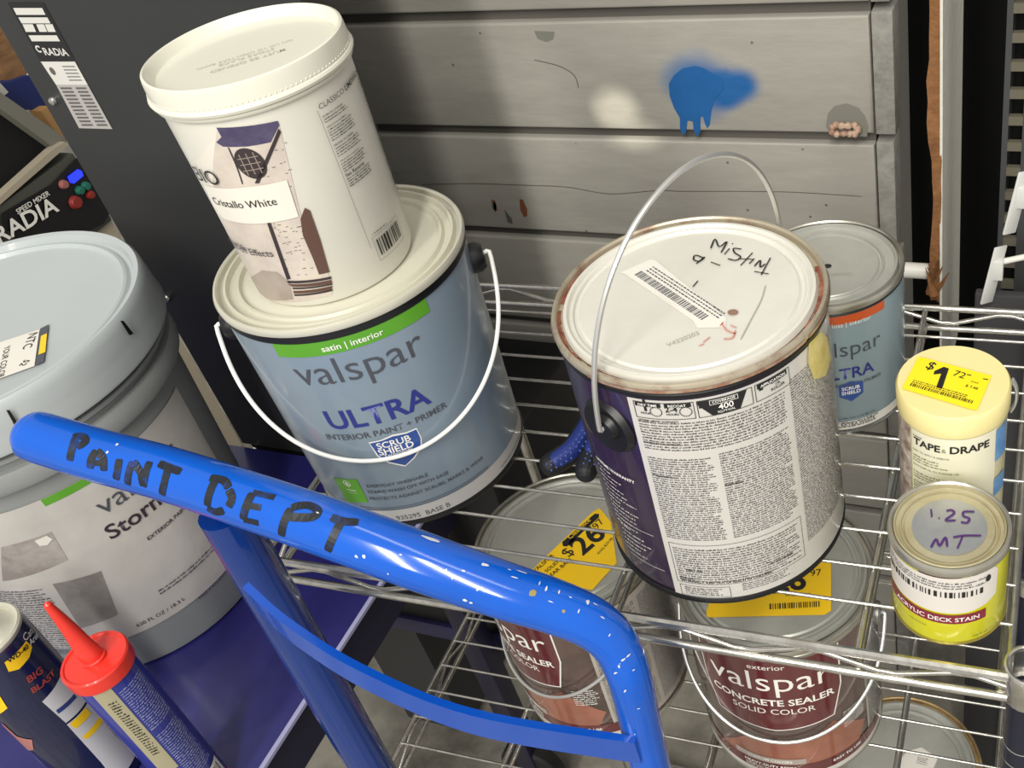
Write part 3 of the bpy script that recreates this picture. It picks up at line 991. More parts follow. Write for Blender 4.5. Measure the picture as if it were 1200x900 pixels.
for st in ([(846, 380), (852, 388), (862, 392)], [(856, 382), (863, 385)], [(848, 398), (858, 397), (862, 388)], [(824, 402), (832, 396)], [(819, 406), (825, 404)], [(844, 383), (848, 378)]):
    p.spx(st, 0.0011)
p.build()
Print(fl, 'paint_drop', mat('brown_drop', '#8a6a58', 0.35), pur, 0.0009, 0).ell(*fl.inv(859, 367), 0.0032, 0.0026, 16).build()
Print(fl, 'stamped_code', mat('stamp_grey', '#a3a198', 0.4), pur, 0.0004, 0).tpx('V4220203', (783, 407), (820, 392), 0, tilt=True).build()
# thin scratch line across the lid
Print(fl, 'scratch', mat('stamp_grey', '#a3a198'), pur, 0.0003, 0).spx([(897, 335), (892, 352), (880, 375), (868, 398)], 0.0009).build()

# ---------------------------------------------------------------- quart can behind it
QC = Vector((-0.1680, 0.6110, SH)); QR, QH = 0.0548, 0.1195
qt = thing('paint_can', 'smaller light-blue quart can with orange stripe, half hidden behind the purple can', 'paint can', QC)
obj('body', lathe([(0, 0.001), (0.051, 0.001), (0.0530, 0.003), (0.0536, 0.006), (0.0538, QH - 0.010), (0.0530, QH - 0.006)], 96), mat('light_blue_label', '#87999f', 0.28, coat=0.5, var=(9, '#7f9198', 0.5)), qt)
obj('neck_ring', lathe([(0.0538, QH - 0.0085), (0.0546, QH - 0.0075), (0.0535, QH - 0.0055)], 96), plastic_blk, qt)
obj('bottom_rim', lathe([(0.052, 0.0), (0.0540, 0.0), (0.0544, 0.0015), (0.0538, 0.003)], 96), mat('grey_steel', '#8c8c88', 0.35, 0.7), qt)
obj('rim', lathe(can_rim(QR, QH), 96), tin, qt)
obj('lid', lathe(can_lid(QR, QH, 0.68), 96), tin_worn, qt)
sq = Round(QC, 0.0538, th0=D(-60))
o0 = sq.inv(1036, 362)
Print(sq, 'orange_band', mat('orange_ink', '#c9582a', 0.35, coat=0.3), qt).rect(o0[0] - 0.055, o0[0], QH - 0.0155, QH - 0.0085).build()
p = Print(sq, 'white_lettering', ink_white, qt, 0.0006)
p.tpx('loss | interior', (975, 385), (1020, 372), 0.01)
p.build()
p = Print(sq, 'grey_lettering', ink_grey, qt, 0.0005)
x1 = sq.inv(1031, 397); 
p.text('valspar', x1[0] - 0.052, x1[1] - 0.004, 0.052, -0.012)
x1 = sq.inv(1032, 435)
p.text('INTERIOR PAINT + PRIMER', x1[0] - 0.052, x1[1] - 0.003, 0.052, 0.01)
for k in range(4):
    x1 = sq.inv(1032, 474 + k * 5)
    p.fine(x1[0] - 0.036, x1[0] - 0.002 * k, x1[1] - 0.003, x1[1], 0.0026, letter=0.0008)
x1 = sq.inv(1025, 492)
p.text('EXTRA WHITE', x1[0] - 0.026, 0.0080, 0.026, 0.05)
p.build()
p = Print(sq, 'blue_lettering', navy_ink, qt, 0.0005)
x1 = sq.inv(1024, 432)
p.text('ULTRA', x1[0] - 0.042, x1[1] - 0.001, 0.042, 0.035)
p.build()
s1 = sq.inv(997, 458)
Print(sq, 'shield', mat('shield_blue', '#2c4d94'), qt, 0.0005).poly([(s1[0] - 0.0085, s1[1] + 0.007), (s1[0], s1[1] + 0.0095), (s1[0] + 0.0095, s1[1] + 0.007), (s1[0] + 0.009, s1[1] - 0.004), (s1[0], s1[1] - 0.0095), (s1[0] - 0.0085, s1[1] - 0.004)]).build()
p = Print(sq, 'shield_lettering', ink_white, qt, 0.0008)
p.text('SCRUB', s1[0] - 0.0065, s1[1] + 0.002, 0.013, 0.05); p.text('SHIELD', s1[0] - 0.0068, s1[1] - 0.0022, 0.0138, 0.05)
p.build()
Print(sq, 'base_band', paper, qt, 0.0002).rect(-0.06, 0.075, 0.0045, 0.0125).build()
fq = Flat(QC + Vector((0, 0, QH - 0.0026)), (1, 0, 0), (0, 1, 0), QC)
Print(fq, 'paint_drop', ink, qt, 0.0004, 0).ell(*fq.inv(970, 312), 0.0028, 0.0024, 16).build()
Print(fq, 'stamped_code', mat('stamp_grey', '#a3a198'), qt, 0.0003, 0).tpx('V4072070', (973, 323), (998, 322), 0, tilt=True).build()

# ---------------------------------------------------------------- roll of tape and drape
TC = Vector((-0.0657, 0.5083, SH)); TH = 0.1100
tp = thing('masking_tape_roll', 'cream roll of masking tape and folded drape with a yellow price sticker', 'tape roll', TC)
cream = mat('cream_tape', '#e9db9d', 0.45, coat=0.3, var=(20, '#e2d290', 0.5))
obj('tape', lathe([(0.0330, 0.0925), (0.0345, 0.093), (0.0348, 0.0955), (0.0348, TH - 0.002), (0.0335, TH), (0.0075, TH), (0.007, TH - 0.001), (0.0065, TH - 0.004), (0, TH - 0.004)], 96), cream, tp)
obj('drape_roll', lathe([(0, 0.0), (0.030, 0.0), (0.0330, 0.002), (0.0335, 0.093), (0, 0.093)], 96), mat('drape_label', '#d8d2a8', 0.3, coat=0.5, var=(30, '#cdc79a', 0.5)), tp)
obj('core', lathe([(0.0068, TH - 0.003), (0.0075, TH + 0.0006), (0.0062, TH + 0.0008), (0.0055, TH - 0.003), (0, TH - 0.003)], 32), mat('grey_core', '#bdb4a8', 0.5), tp)
ft = Flat(TC + Vector((0, 0, TH)), (1, 0, 0), (0, 1, 0), TC)
Print(ft, 'price_sticker', mat('lemon_paper', '#f4df22', 0.4, coat=0.3), tp, 0.0013, 0).ppx([(1076, 420), (1083, 421), (1162, 442), (1145, 482), (1140, 482), (1057, 457)]).build()
p = Print(ft, 'price_lettering', ink, tp, 0.0016, 0)
p.ppx([(1112, 434), (1104, 458), (1097, 456), (1103, 440), (1094, 441), (1095, 437), (1106, 432)])
p.tpx('$', (1084, 433), (1092, 436), 0.01, tilt=True)
p.tpx('72', (1116, 442), (1129, 446), 0.0, tilt=True)
p.tpx('WAS', (1137, 450), (1146, 452), 0.0, tilt=True)
p.tpx('$ 7.48', (1131, 455), (1145, 459), 0.02, tilt=True)
a = Vector(ft.inv(1066, 454)); b = Vector(ft.inv(1138, 475)); dr = (b - a).normalized(); pn = Vector((-dr.y, dr.x)); L_ = (b - a).length
x = 0
while x < L_:
    wd = random.choice((0.0003, 0.0005, 0.0008))
    q = a + dr * x
    p.poly([tuple(q), tuple(q + dr * wd), tuple(q + dr * wd + pn * 0.0028), tuple(q + pn * 0.0028)])
    x += wd + random.choice((0.0004, 0.0007))
for r_ in range(2):
    x = 0
    while x < L_ * 0.85:
        wd = random.uniform(0.0006, 0.002); q = a + dr * x + pn * (0.0036 + r_ * 0.0017)
        p.poly([tuple(q), tuple(q + dr * wd), tuple(q + dr * wd + pn * 0.0007), tuple(q + pn * 0.0007)])
        x += wd + 0.0006
p.spx([(1133, 441), (1138, 442)], 0.0011); p.spx([(1152, 446), (1158, 447)], 0.0011)
p.build()
st_ = Round(TC, 0.0336, th0=D(-85))
p = Print(st_, 'side_label', mat('side_label_paper', '#e4e0c9', 0.3, coat=0.5), tp, 0.0003)
l0 = st_.inv(1070, 540)[0]; l1 = st_.inv(1166, 530)[0]
p.rect(l0, l1, 0.004, 0.0915).build()
p = Print(st_, 'photo_print', mat('drape_photo', '#8a7468', 0.35, coat=0.4, var=(120, '#d9cfc6', 0.9)), tp, 0.0003)
p.rect(l0 - 0.022, l0 - 0.0015, 0.004, 0.0915).build()
p = Print(st_, 'side_lettering', ink, tp, 0.0006)
t0 = st_.inv(1073, 524); t1 = st_.inv(1102, 530); t2 = st_.inv(1113, 530); t3 = st_.inv(1157, 520)
p.text('TAPE', l0 + 0.0015, 0.0800, t1[0] - l0 - 0.0015, 0.07); p.text('DRAPE', t2[0], 0.0800, t3[0] - t2[0] + 0.001, 0.07)
p.text('5 PACK', l0 + 0.001, 0.0862, 0.007, 0.03)
p.build()
p = Print(st_, 'green_lettering', mat('olive_ink', '#77784f', 0.5), tp, 0.0006)
p.text('&', t1[0] + 0.0008, 0.0800, 0.0028, 0.0)
p.text('EASY TO APPLY & REMOVE', l0 + 0.001, 0.0740, 0.0240, 0.02)
p.text('ECONOMICAL ALL PURPOSE USE', l0 + 0.001, 0.0610, 0.030, 0.02)
for z_, n_ in ((0.0635, 4), (0.049, 4), (0.030, 8)):
    p.fine(l0 + 0.001, l0 + 0.026, z_, z_ + n_ * 0.0023 - (0 if n_ > 4 else 0.001), 0.0023, letter=0.0007, ragged=0.3)
p.build()
p = Print(st_, 'blue_print', mat('pale_blue_ink', '#6f9fd0', 0.4, coat=0.4, var=(60, '#4f84c4', 0.8)), tp, 0.0006)
p.rect(l1 - 0.0005, l1 + 0.012, 0.062, 0.089).rect(l1 - 0.0005, l1 + 0.012, 0.03, 0.046).build()
wr = obj('shrink_wrap_tail', tube(smooth_path([(0.0345, 0.012, 0.104), (0.037, 0.012, 0.098), (0.0372, 0.011, 0.088), (0.0347, 0.011, 0.080)], 4), 0.0012, 6, flat=(1, 2.5)), mat('clear_wrap', '#dcdcd8', 0.15, trans=0.6), tp)

# ---------------------------------------------------------------- small deck stain can
SC = Vector((-0.0562, 0.4262, SH)); SR, SHH = 0.0354, 0.0711
sm = thing('paint_can', 'small yellow deck stain can with purple handwriting on its lid, front right', 'paint can', SC)
obj('body', lathe([(0, 0.0008), (0.032, 0.0008), (0.0340, 0.002), (0.0343, 0.004), (0.0343, SHH - 0.007), (0.0338, SHH - 0.004)], 96), mat('lime_yellow', '#cfcb1e', 0.25, coat=0.6, var=(25, '#c3c028', 0.5)), sm)
obj('bottom_rim', lathe([(0.0325, 0.0), (0.0345, 0.0), (0.0349, 0.0012), (0.0343, 0.0026)], 96), mat('brass_rim', '#b3a24e', 0.3, 0.7), sm)
obj('rim', lathe(can_rim(SR + 0.0002, SHH), 96), tin, sm)
obj('lid', lathe(can_lid(SR, SHH, 0.74), 96), mat('brass_lid', '#c4bd9f', 0.35, 0.5, var=(40, '#a89a72', 0.5)), sm)
obj('lid_panel', lathe([(0.0215, SHH - 0.00255), (0, SHH - 0.00245)], 64), mat('brushed_panel', '#b9bcc0', 0.33, 0.7, var=(30, '#9ea3aa', 0.6), bump=(50, 0.15)), sm)
ss = Round(SC, 0.0343, th0=D(-90))
w0 = ss.inv(1041, 640)[0]; w1 = ss.inv(1167, 700)[0]
Print(ss, 'oval_print', mat('dark_maroon', '#4a1c22', 0.4), sm, 0.0002).ell(ss.inv(1100, 680)[0], 0.0650, 0.013, 0.0045).build()
Print(ss, 'white_sticker', mat('sticker_paper', '#d8d2cc', 0.4), sm, 0.0004).poly([(w0, 0.036), (w0, 0.062), (w1 - 0.004, 0.0645), (w1, 0.060), (w1 - 0.001, 0.038), (w1 - 0.008, 0.034), (w1 - 0.02, 0.0315), (w0 + 0.004, 0.0315)]).build()
r0 = ss.inv(1046, 676)[0]; r1 = ss.inv(1154, 722)[0]
Print(ss, 'red_band', mat('crimson_ink', '#7e1b30', 0.35, coat=0.3), sm, 0.0006).rect(r0, r1, 0.0215, 0.0300).build()
p = Print(ss, 'white_lettering', ink_white, sm, 0.0009)
p.text('ACRYLIC DECK STAIN', r0 + 0.0105, 0.0240, r1 - r0 - 0.0150, 0.03)
p.build()
p = Print(ss, 'sticker_lettering', ink, sm, 0.0008)
p.text('7.25 FL OZ / 214 mL', r1 - 0.008, 0.0065, 0.018, 0.0)
p.text('ULTRA NEUTRAL BASE', r0 + 0.021, 0.0155, 0.012, 0.02)
p.ell(ss.inv(1157, 682)[0], 0.0575, 0.0018, 0.0030, 16)
p.build()
p = Print(ss, 'barcode', ink, sm, 0.0008)
p.bars(w0 + 0.004, w1 - 0.010, 0.0465, 0.0515, 42)
p.build()
p = Print(ss, 'fine_print', ink_grey, sm, 0.0008, 0)
p.fine(w0 + 0.002, w1 - 0.008, 0.0525, 0.0610, 0.0022, letter=0.0008)
p.build()
fs_ = Flat(SC + Vector((0, 0, SHH - 0.0024)), (1, 0, 0), (0, 1, 0), SC)
p = Print(fs_, 'marker_writing', mat('purple_marker', '#4b2a66', 0.35), sm, 0.0004, 0)
for st in ([(1091, 597), (1092, 606)], [(1100, 608), (1101, 607)], [(1109, 599), (1115, 598), (1118, 602), (1108, 610), (1120, 610)], [(1142, 600), (1130, 600), (1129, 605), (1136, 608), (1133, 613), (1126, 612)],
           [(1091, 642), (1097, 632), (1101, 640), (1108, 630), (1110, 641)], [(1117, 630), (1130, 628), (1150, 628)], [(1128, 629), (1122, 643)]):
    p.spx(st, 0.0015)
p.build()

# ---------------------------------------------------------------- sealer cans on the lower shelf
NR, NH = 0.0833, 0.1935


def sealer(c, rot, label):
    t = thing('sealer_can', label, 'paint can', c)
    obj('body', lathe([(0, 0.001), (0.078, 0.001), (0.0805, 0.004), (0.0815, 0.010), (0.0815, NH - 0.012), (0.0808, NH - 0.006)], 128), mat('sepia_label', '#5b4640', 0.2, coat=0.8, var=(16, '#3a2c2a', 0.9, 0.45)), t)
    obj('bottom_rim', lathe([(0.078, 0.0), (0.0812, 0.0), (0.0822, 0.0015), (0.0820, 0.004), (0.0808, 0.0055)], 96), tin, t)
    obj('neck_ring', lathe([(0.0816, NH - 0.012), (0.0826, NH - 0.0105), (0.0826, NH - 0.0080), (0.0812, NH - 0.007)], 96), tin, t)
    obj('rim', lathe(can_rim(NR, NH), 128), tin, t)
    obj('lid', lathe(can_lid(NR, NH, 0.79), 128), tin_worn, t)
    s = Round(c, 0.0815, th0=D(rot))
    Print(s, 'white_outline', ink_white, t, 0.0002).poly([(-0.062, NH - 0.0125), (0.062, NH - 0.0125), (0.0615, 0.128), (0.052, 0.088), (0.0, 0.081), (-0.052, 0.088), (-0.0615, 0.128)]).build()
    Print(s, 'maroon_panel', mat('maroon_ink', '#5e1f24', 0.22, coat=0.8), t, 0.0004).poly([(-0.0605, NH - 0.0125), (0.0605, NH - 0.0125), (0.060, 0.128), (0.051, 0.0895), (0.0, 0.0825), (-0.051, 0.0895), (-0.060, 0.128)]).build()
    Print(s, 'floor_photo', mat('terracotta_photo', '#a0644f', 0.22, coat=0.8, var=(30, '#8a5442', 0.7)), t, 0.0002).poly([(-0.06, 0.026), (0.075, 0.026), (0.085, 0.046), (0.050, 0.080), (0.03, 0.066), (-0.03, 0.060)]).build()
    Print(s, 'grey_bar', mat('grey_bar', '#a79d95', 0.4), t, 0.0006).rect(-0.042, 0.022, 0.0275, 0.036).build()
    Print(s, 'lower_band', mat('maroon_ink', '#5e1f24'), t, 0.0004).rect(-0.11, 0.11, 0.012, 0.0265).build()
    Print(s, 'white_band', mat('satin_white', '#cfcac4', 0.3, coat=0.5), t, 0.0004).rect(-0.12, 0.12, 0.0055, 0.012).build()
    Print(s, 'side_panel', mat('text_panel', '#b9b2a9', 0.3, coat=0.6, var=(10, '#a8a198', 0.6)), t, 0.0002).rect(0.088, 0.20, 0.012, NH - 0.013).build()
    p = Print(s, 'fine_print', ink_grey, t, 0.0004, 0)
    p.fine(0.091, 0.14, 0.02, NH - 0.02, 0.0030, letter=0.0012)
    p.fine(0.143, 0.196, 0.02, NH - 0.02, 0.0030, letter=0.0012)
    p.build()
    p = Print(s, 'white_lettering', ink_white, t, 0.0007)
    p.text('exterior', -0.014, NH - 0.0235, 0.030, 0.0)
    p.text('valspar', -0.051, 0.1405, 0.104, -0.008)
    p.text('CONCRETE SEALER', -0.052, 0.1195, 0.106, 0.05)
    p.text('SOLID COLOR', -0.034, 0.1070, 0.070, 0.0)
    p.text('CUSTOM COLORS', -0.030, 0.0300, 0.040, 0.04)
    p.text('HEAVY-DUTY RESIN', -0.034, 0.0205, 0.046, 0.05)
    p.text('EASY TO USE', 0.046, 0.0185, 0.030, 0.05)
    p.build()
    p = Print(s, 'small_print', ink_white, t, 0.0005, 0)
    p.fine(0.060, 0.084, 0.060, 0.085, 0.0030, letter=0.0011)
    p.fine(-0.034, 0.014, 0.0135, 0.0195, 0.0026, letter=0.0012)
    p.build()
    for d_ in (-90, 90):
        ear(0.0815, D(rot + d_), 0.142, mat('grey_steel', '#8c8c88'), t, 0.010, 0.004)
    bail(c, D(rot - 90), 0.142, 0.0865, 0.074, 0, 0.0016, wire_m, t, rest=0.0845)
    return t, s


CR_ = Vector((-0.2110, 0.5300, LO)); CL_ = Vector((-0.4010, 0.5230, LO))
tr, sr_ = sealer(CR_, -82, 'maroon concrete sealer can on the lower shelf, directly under the purple can')
tl, sl_ = sealer(CL_, -122, 'maroon concrete sealer can on the lower shelf, behind the blue handle, left one')


def yellow_tag(t, c, corners, big0, big1, ang, parts):
    f = Flat(c + Vector((0, 0, NH - 0.0026)), (1, 0, 0), (0, 1, 0), c)
    Print(f, 'price_tag', paper_y, t, 0.0006, 0).ppx(corners).build()
    return f


fL = yellow_tag(tl, CL_, [(695, 600), (703, 596), (716, 612), (723, 660), (694, 692), (640, 680), (624, 668)], None, None, 0, None)
p = Print(fL, 'price_lettering', ink, tl, 0.0010, 0)
p.tpx('26', (683, 652), (712, 627), 0.05, tilt=True)
p.tpx('$', (668, 654), (674, 647), 0.0, tilt=True)
p.tpx('97', (700, 621), (709, 612), 0.0, tilt=True)
p.tpx('WAS $29.98', (702, 651), (719, 632), 0.0, tilt=True)
p.tpx('VALSPAR', (627, 672), (650, 652), 0.02, tilt=True)
p.tpx('SOLID', (641, 672), (655, 660), 0.02, tilt=True)
p.tpx('CLEAR BASE', (640, 682), (671, 657), 0.02, tilt=True)
p.build()
Print(fL, 'black_pill', ink, tl, 0.0010, 0).ppx([(659, 636), (697, 603), (702, 603), (702, 607), (665, 641), (660, 641)]).build()
Print(fL, 'pill_lettering', paper_y, tl, 0.0014, 0).tpx('Clearance', (669, 633), (693, 611), 0.02, tilt=True).build()
fR = yellow_tag(tr, CR_, [(838, 690), (962, 654), (974, 658), (974, 716), (966, 721), (828, 724), (828, 716)], None, None, 0, None)
p = Print(fR, 'price_lettering', ink, tr, 0.0010, 0)
p.tpx('26', (905, 696), (946, 690), 0.06, tilt=True)
p.tpx('97', (950, 676), (963, 675), 0.0, tilt=True)
p.tpx('WAS $29.98', (920, 700), (950, 699), 0.0, tilt=True)
a = Vector(fR.inv(902, 715)); b = Vector(fR.inv(960, 712)); dr = (b - a).normalized(); pn = Vector((-dr.y, dr.x)); L_ = (b - a).length
x = 0
while x < L_:
    wd = random.choice((0.0006, 0.0009, 0.0013)); q = a + dr * x
    p.poly([tuple(q), tuple(q + dr * wd), tuple(q + dr * wd + pn * 0.0055), tuple(q + pn * 0.0055)])
    x += wd + random.choice((0.0007, 0.0012))
p.build()

# rusty-rimmed can lying lowest, front right
KC = Vector((-0.1257, 0.6022, 0.2065))
kt = thing('paint_can', 'unlabelled metal can with a rust-stained rim low under the rack, bottom right', 'paint can', KC)
obj('body', lathe([(0, 0.001), (0.078, 0.001), (0.0805, 0.004), (0.0815, 0.010), (0.0815, NH - 0.012), (0.0808, NH - 0.006)], 128), mat('bare_can', '#8f8d86', 0.35, 0.7, var=(20, '#6e6a60', 0.6)), kt)
obj('bottom_rim', lathe([(0.078, 0.0), (0.0812, 0.0), (0.0822, 0.0015), (0.0820, 0.004), (0.0808, 0.0055)], 96), tin, kt)
obj('rim', lathe(can_rim(0.083, NH), 128), mat('rust_ring', '#b79e72', 0.45, 0.5, var=(30, '#7c5a36', 0.85, 0.45)), kt)
obj('lid', lathe(can_lid(0.083, NH, 0.74), 128), tin_worn, kt)
kb_ = thing('paint_can', 'plain metal can on the floor carrying the rust-rimmed can', 'paint can', (KC.x, KC.y, 0))
HK = KC.z + 0.0008
obj('body', lathe([(0, 0.001), (0.078, 0.001), (0.0805, 0.004), (0.0815, 0.010), (0.0815, HK - 0.012), (0.0808, HK - 0.006)], 96), mat('bare_can', '#8f8d86'), kb_)
obj('rim', lathe([(0.0790, HK - 0.007), (0.0832, HK - 0.0055), (0.0836, HK - 0.003), (0.0820, HK - 0.0008), (0.0795, HK - 0.0045), (0.0770, HK - 0.0048)], 96), tin, kb_)
obj('lid', lathe([(0.0770, HK - 0.0042), (0.0755, HK - 0.0008), (0, HK - 0.0008)], 96), tin_worn, kb_)
fk = Flat(KC + Vector((0, 0, NH - 0.0026)), (1, 0, 0), (0, 1, 0), KC)
Print(fk, 'lid_sticker', paper, kt, 0.0006, 0).ppx([(1050, 893), (1065, 880), (1080, 876), (1099, 889), (1092, 905), (1045, 915)]).build()
p = Print(fk, 'fine_print', ink_grey, kt, 0.0009, 0)
q = fk.inv(1075, 890)
p.fine(q[0], q[0] + 0.012, q[1] - 0.006, q[1] + 0.004, 0.0022, letter=0.0009)
p.build()

# ---------------------------------------------------------------- work gloves
gl = thing('work_glove', 'blue and black dotted rubber work glove lying behind the purple can', 'glove', (-0.300, 0.525, SH))
gm = mat('glove_rubber', '#15161b', 0.6, bump=(300, 0.3))
gb = mat('glove_blue', '#1d2f78', 0.55, bump=(400, 0.3))


def skinbody(name, chains, m, parent, sub=2):
    me = bpy.data.meshes.new(name)
    V, E_, Rr = [], [], []
    for ch in chains:
        prev = None
        for c_ in ch:
            if isinstance(c_, int):
                prev = c_
                continue
            V.append(c_[0]); Rr.append(c_[1])
            if prev is not None:
                E_.append((prev, len(V) - 1))
            prev = len(V) - 1
    me.from_pydata(V, E_, [])
    o = link(name, me, m, parent)
    mod = o.modifiers.new('skin', 'SKIN')
    sv = me.skin_vertices[0].data
    for i, r_ in enumerate(Rr):
        sv[i].radius = r_ if isinstance(r_, tuple) else (r_, r_)
        sv[i].use_root = (i == 0)
    ss_ = o.modifiers.new('sub', 'SUBSURF'); ss_.levels = sub; ss_.render_levels = sub
    for f in me.polygons:
        f.use_smooth = True
    return o


GO = Vector((-0.345, 0.545, SH))


def g(u, v, h):
    return onp(u, v, 2, SH + h) - GO


gl.location = GO
ch = [[(g(800, 395, 0.016), (0.024, 0.012)), (g(762, 412, 0.017), (0.026, 0.012)), (g(722, 436, 0.017), (0.022, 0.011))],
      [2, (g(700, 470, 0.015), 0.0105), (g(690, 500, 0.014), 0.0100), (g(670, 530, 0.0125), 0.0100), (g(633, 552, 0.0118), 0.0096)],
      [2, (g(716, 480, 0.015), 0.0100), (g(700, 515, 0.014), 0.0098), (g(690, 542, 0.0125), 0.0098), (g(683, 564, 0.0118), 0.0094)],
      [1, (g(735, 395, 0.016), 0.0105), (g(715, 398, 0.013), 0.0098), (g(700, 405, 0.0115), 0.0090)],
      [0, (g(800, 372, 0.016), 0.0105), (g(780, 362, 0.0125), 0.0098), (g(765, 360, 0.0115), 0.0090)]]
skinbody('glove_shell', ch, gm, gl)
skinbody('palm_coating', [[(g(720, 440, 0.020), 0.0098), (g(700, 470, 0.0182), 0.0088), (g(690, 500, 0.0170), 0.0084), (g(671, 528, 0.0152), 0.0084), (g(642, 546, 0.0142), 0.0076)],
                          [0, (g(716, 482, 0.0180), 0.0086), (g(700, 515, 0.0168), 0.0084), (g(691, 540, 0.0150), 0.0080)]], gb, gl)
bm = bmesh.new()
for (p0_, p1_, h0_, h1_) in (((700, 465), (690, 500), 0.0262, 0.0246), ((689, 502), (672, 528), 0.0246, 0.0228), ((669, 530), (640, 548), 0.0228, 0.0208), ((712, 482), (700, 514), 0.0260, 0.0244), ((699, 517), (689, 545), 0.0243, 0.0218)):
    A_ = g(p0_[0], p0_[1], h0_); B_ = g(p1_[0], p1_[1], h1_)
    sd_ = (B_ - A_).cross(Vector((0, 0, 1))).normalized()
    for i in range(5):
        for j in (-1, 0, 1):
            t_ = (i + (0.5 if j else 0)) / 5
            r_ = bmesh.ops.create_icosphere(bm, subdivisions=1, radius=0.0009)
            bmesh.ops.translate(bm, verts=r_['verts'], vec=A_.lerp(B_, t_) + sd_ * (j * 0.0042) - Vector((0, 0, 0.0008 * abs(j) + 0.0004)))
stuff(obj('grip_dots', bm, mat('dot_blue', '#4a5ea6', 0.4), gl))

# ================================================================ LEFT SIDE
# dark machine cabinet beside the rack
YP = 0.695
mc = thing('machine_cabinet', 'dark grey steel machine cabinet panel with a tall information sticker, behind the tub', 'cabinet', (-0.784, YP, 0))
steel = mat('slate_steel', '#343536', 0.5, 0.15, var=(5, '#2e2f30', 0.7), bump=(8, 0.1))
obj('side_panel', box(-0.180, 0.175, 0.0, 0.004, 0.655, 2.1, bev=0.0012), steel, mc)
obj('shell', box(-0.170, -0.060, 0.004, 0.262, 0.02, 2.08), mat('shell_steel', '#3c3d40', 0.5, 0.2), mc, smooth=False)
fm = Flat((-0.784, YP, Z0), (1, 0, 0), (0, 0, 1), (-0.784, YP, 0))
ink_w2 = mat('sticker_white', '#cfcdc8', 0.5)
Print(fm, 'black_sticker', ink, mc, 0.0004, 0).ppx([(9, 3), (51, 3), (88, 70), (47, 71)]).build()
Print(fm, 'white_sticker', ink_w2, mc, 0.0004, 0).ppx([(48, 72), (88, 72), (103, 99), (66, 99)]).build()
Print(fm, 'grey_sticker', mat('grey_sticker', '#a9a5a3', 0.5), mc, 0.0004, 0).ppx([(66, 99), (103, 99), (132, 151), (93, 150)]).build()
p = Print(fm, 'white_block', ink_w2, mc, 0.0007, 0)
for a, b, c_, d_ in ((16, 9, 53, 17), (22, 20, 59, 27), (34, 41, 70, 48)):
    k1 = (c_ - a); p.ppx([(a, b), (c_ - 3, b), (c_ + 1, d_), (a + 4, d_)])
for a in (27, 43, 53):
    p.ppx([(a, 28), (a + 12 if a == 27 else a + 9, 28), (a + 16 if a == 27 else a + 13, 37), (a + 4, 37)])
p.build()
p = Print(fm, 'white_lettering', ink_w2, mc, 0.0008, 0)
p.tpx('RADIA', (54, 64), (82, 65), 0.05, tilt=True)
p.build()
r_c = fm.inv(46, 57)
Print(fm, 'round_logo', ink_w2, mc, 0.0008, 0).ring(r_c[0], r_c[1], 0.002, 0.0036, 16, 0.6, 5.4).build()
p = Print(fm, 'grey_lettering', mat('table_ink', '#5a5654', 0.6), mc, 0.0008, 0)
for i in range(11):
    y_ = 102 + i * 4.3
    x_ = 69 + i * 2.45
    p.ppx([(x_ + 2, y_), (x_ + 15, y_), (x_ + 16, y_ + 2), (x_ + 3, y_ + 2)])
    p.ppx([(x_ + 20, y_), (x_ + 32, y_), (x_ + 33, y_ + 2), (x_ + 21, y_ + 2)])
for i in range(5):
    p.ppx([(73 + i * 2, 77 + i * 4), (88 + i * 2, 77 + i * 4), (89 + i * 2, 78 + i * 4), (74 + i * 2, 78 + i * 4)])
r_c = fm.inv(62, 83)
p.ell(r_c[0], r_c[1], 0.003, 0.004, 14)
p.build()
for (u_, v_) in ((63, 118), (196, 349), (299, 526)):
    q = fm.inv(u_, v_)
    bm = lathe([(0.0045, 0), (0.0045, 0.0015), (0.0033, 0.0035), (0, 0.0042)], 16)
    bmesh.ops.transform(bm, matrix=Matrix.Translation(fm.fwd(q[0], q[1], 0)) @ Matrix.Rotation(PI / 2, 4, 'X'), verts=bm.verts[:])
    obj('screw', bm, chrome, mc)

# navy work platform
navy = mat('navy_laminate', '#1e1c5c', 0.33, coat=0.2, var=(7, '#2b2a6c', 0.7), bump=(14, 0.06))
ZP = 0.655
pf = thing('platform_cart', 'navy blue platform cart top carrying the grey bucket', 'cart', (-0.657, 0.69, 0))
obj('deck', box(-0.70, 0.0, -0.50, 0.0, ZP - 0.006, ZP, bev=0.001), navy, pf)
obj('front_edge', box(-0.0035, 0.0012, -0.50, 0.0, ZP - 0.0035, ZP + 0.0005), mat('pale_edge', '#9c9cc0', 0.4), pf, smooth=False)  # paler strip along the deck edge
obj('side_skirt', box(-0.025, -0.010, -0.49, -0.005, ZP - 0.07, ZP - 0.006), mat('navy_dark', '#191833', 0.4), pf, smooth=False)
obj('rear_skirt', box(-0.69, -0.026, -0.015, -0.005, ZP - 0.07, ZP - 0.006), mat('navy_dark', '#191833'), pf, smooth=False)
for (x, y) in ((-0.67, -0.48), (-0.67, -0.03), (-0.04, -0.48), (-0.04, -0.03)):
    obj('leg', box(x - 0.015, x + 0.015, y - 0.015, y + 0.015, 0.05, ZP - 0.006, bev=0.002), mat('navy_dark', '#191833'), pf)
    bm = lathe([(0, -0.012), (0.045, -0.012), (0.05, -0.008), (0.05, 0.008), (0.045, 0.012), (0, 0.012)], 32)
    bmesh.ops.transform(bm, matrix=Matrix.Translation((x, y, 0.05)) @ Matrix.Rotation(PI / 2, 4, 'X'), verts=bm.verts[:])
    obj('caster', bm, mat('tyre_rubber', '#1c1b1c', 0.6), pf)

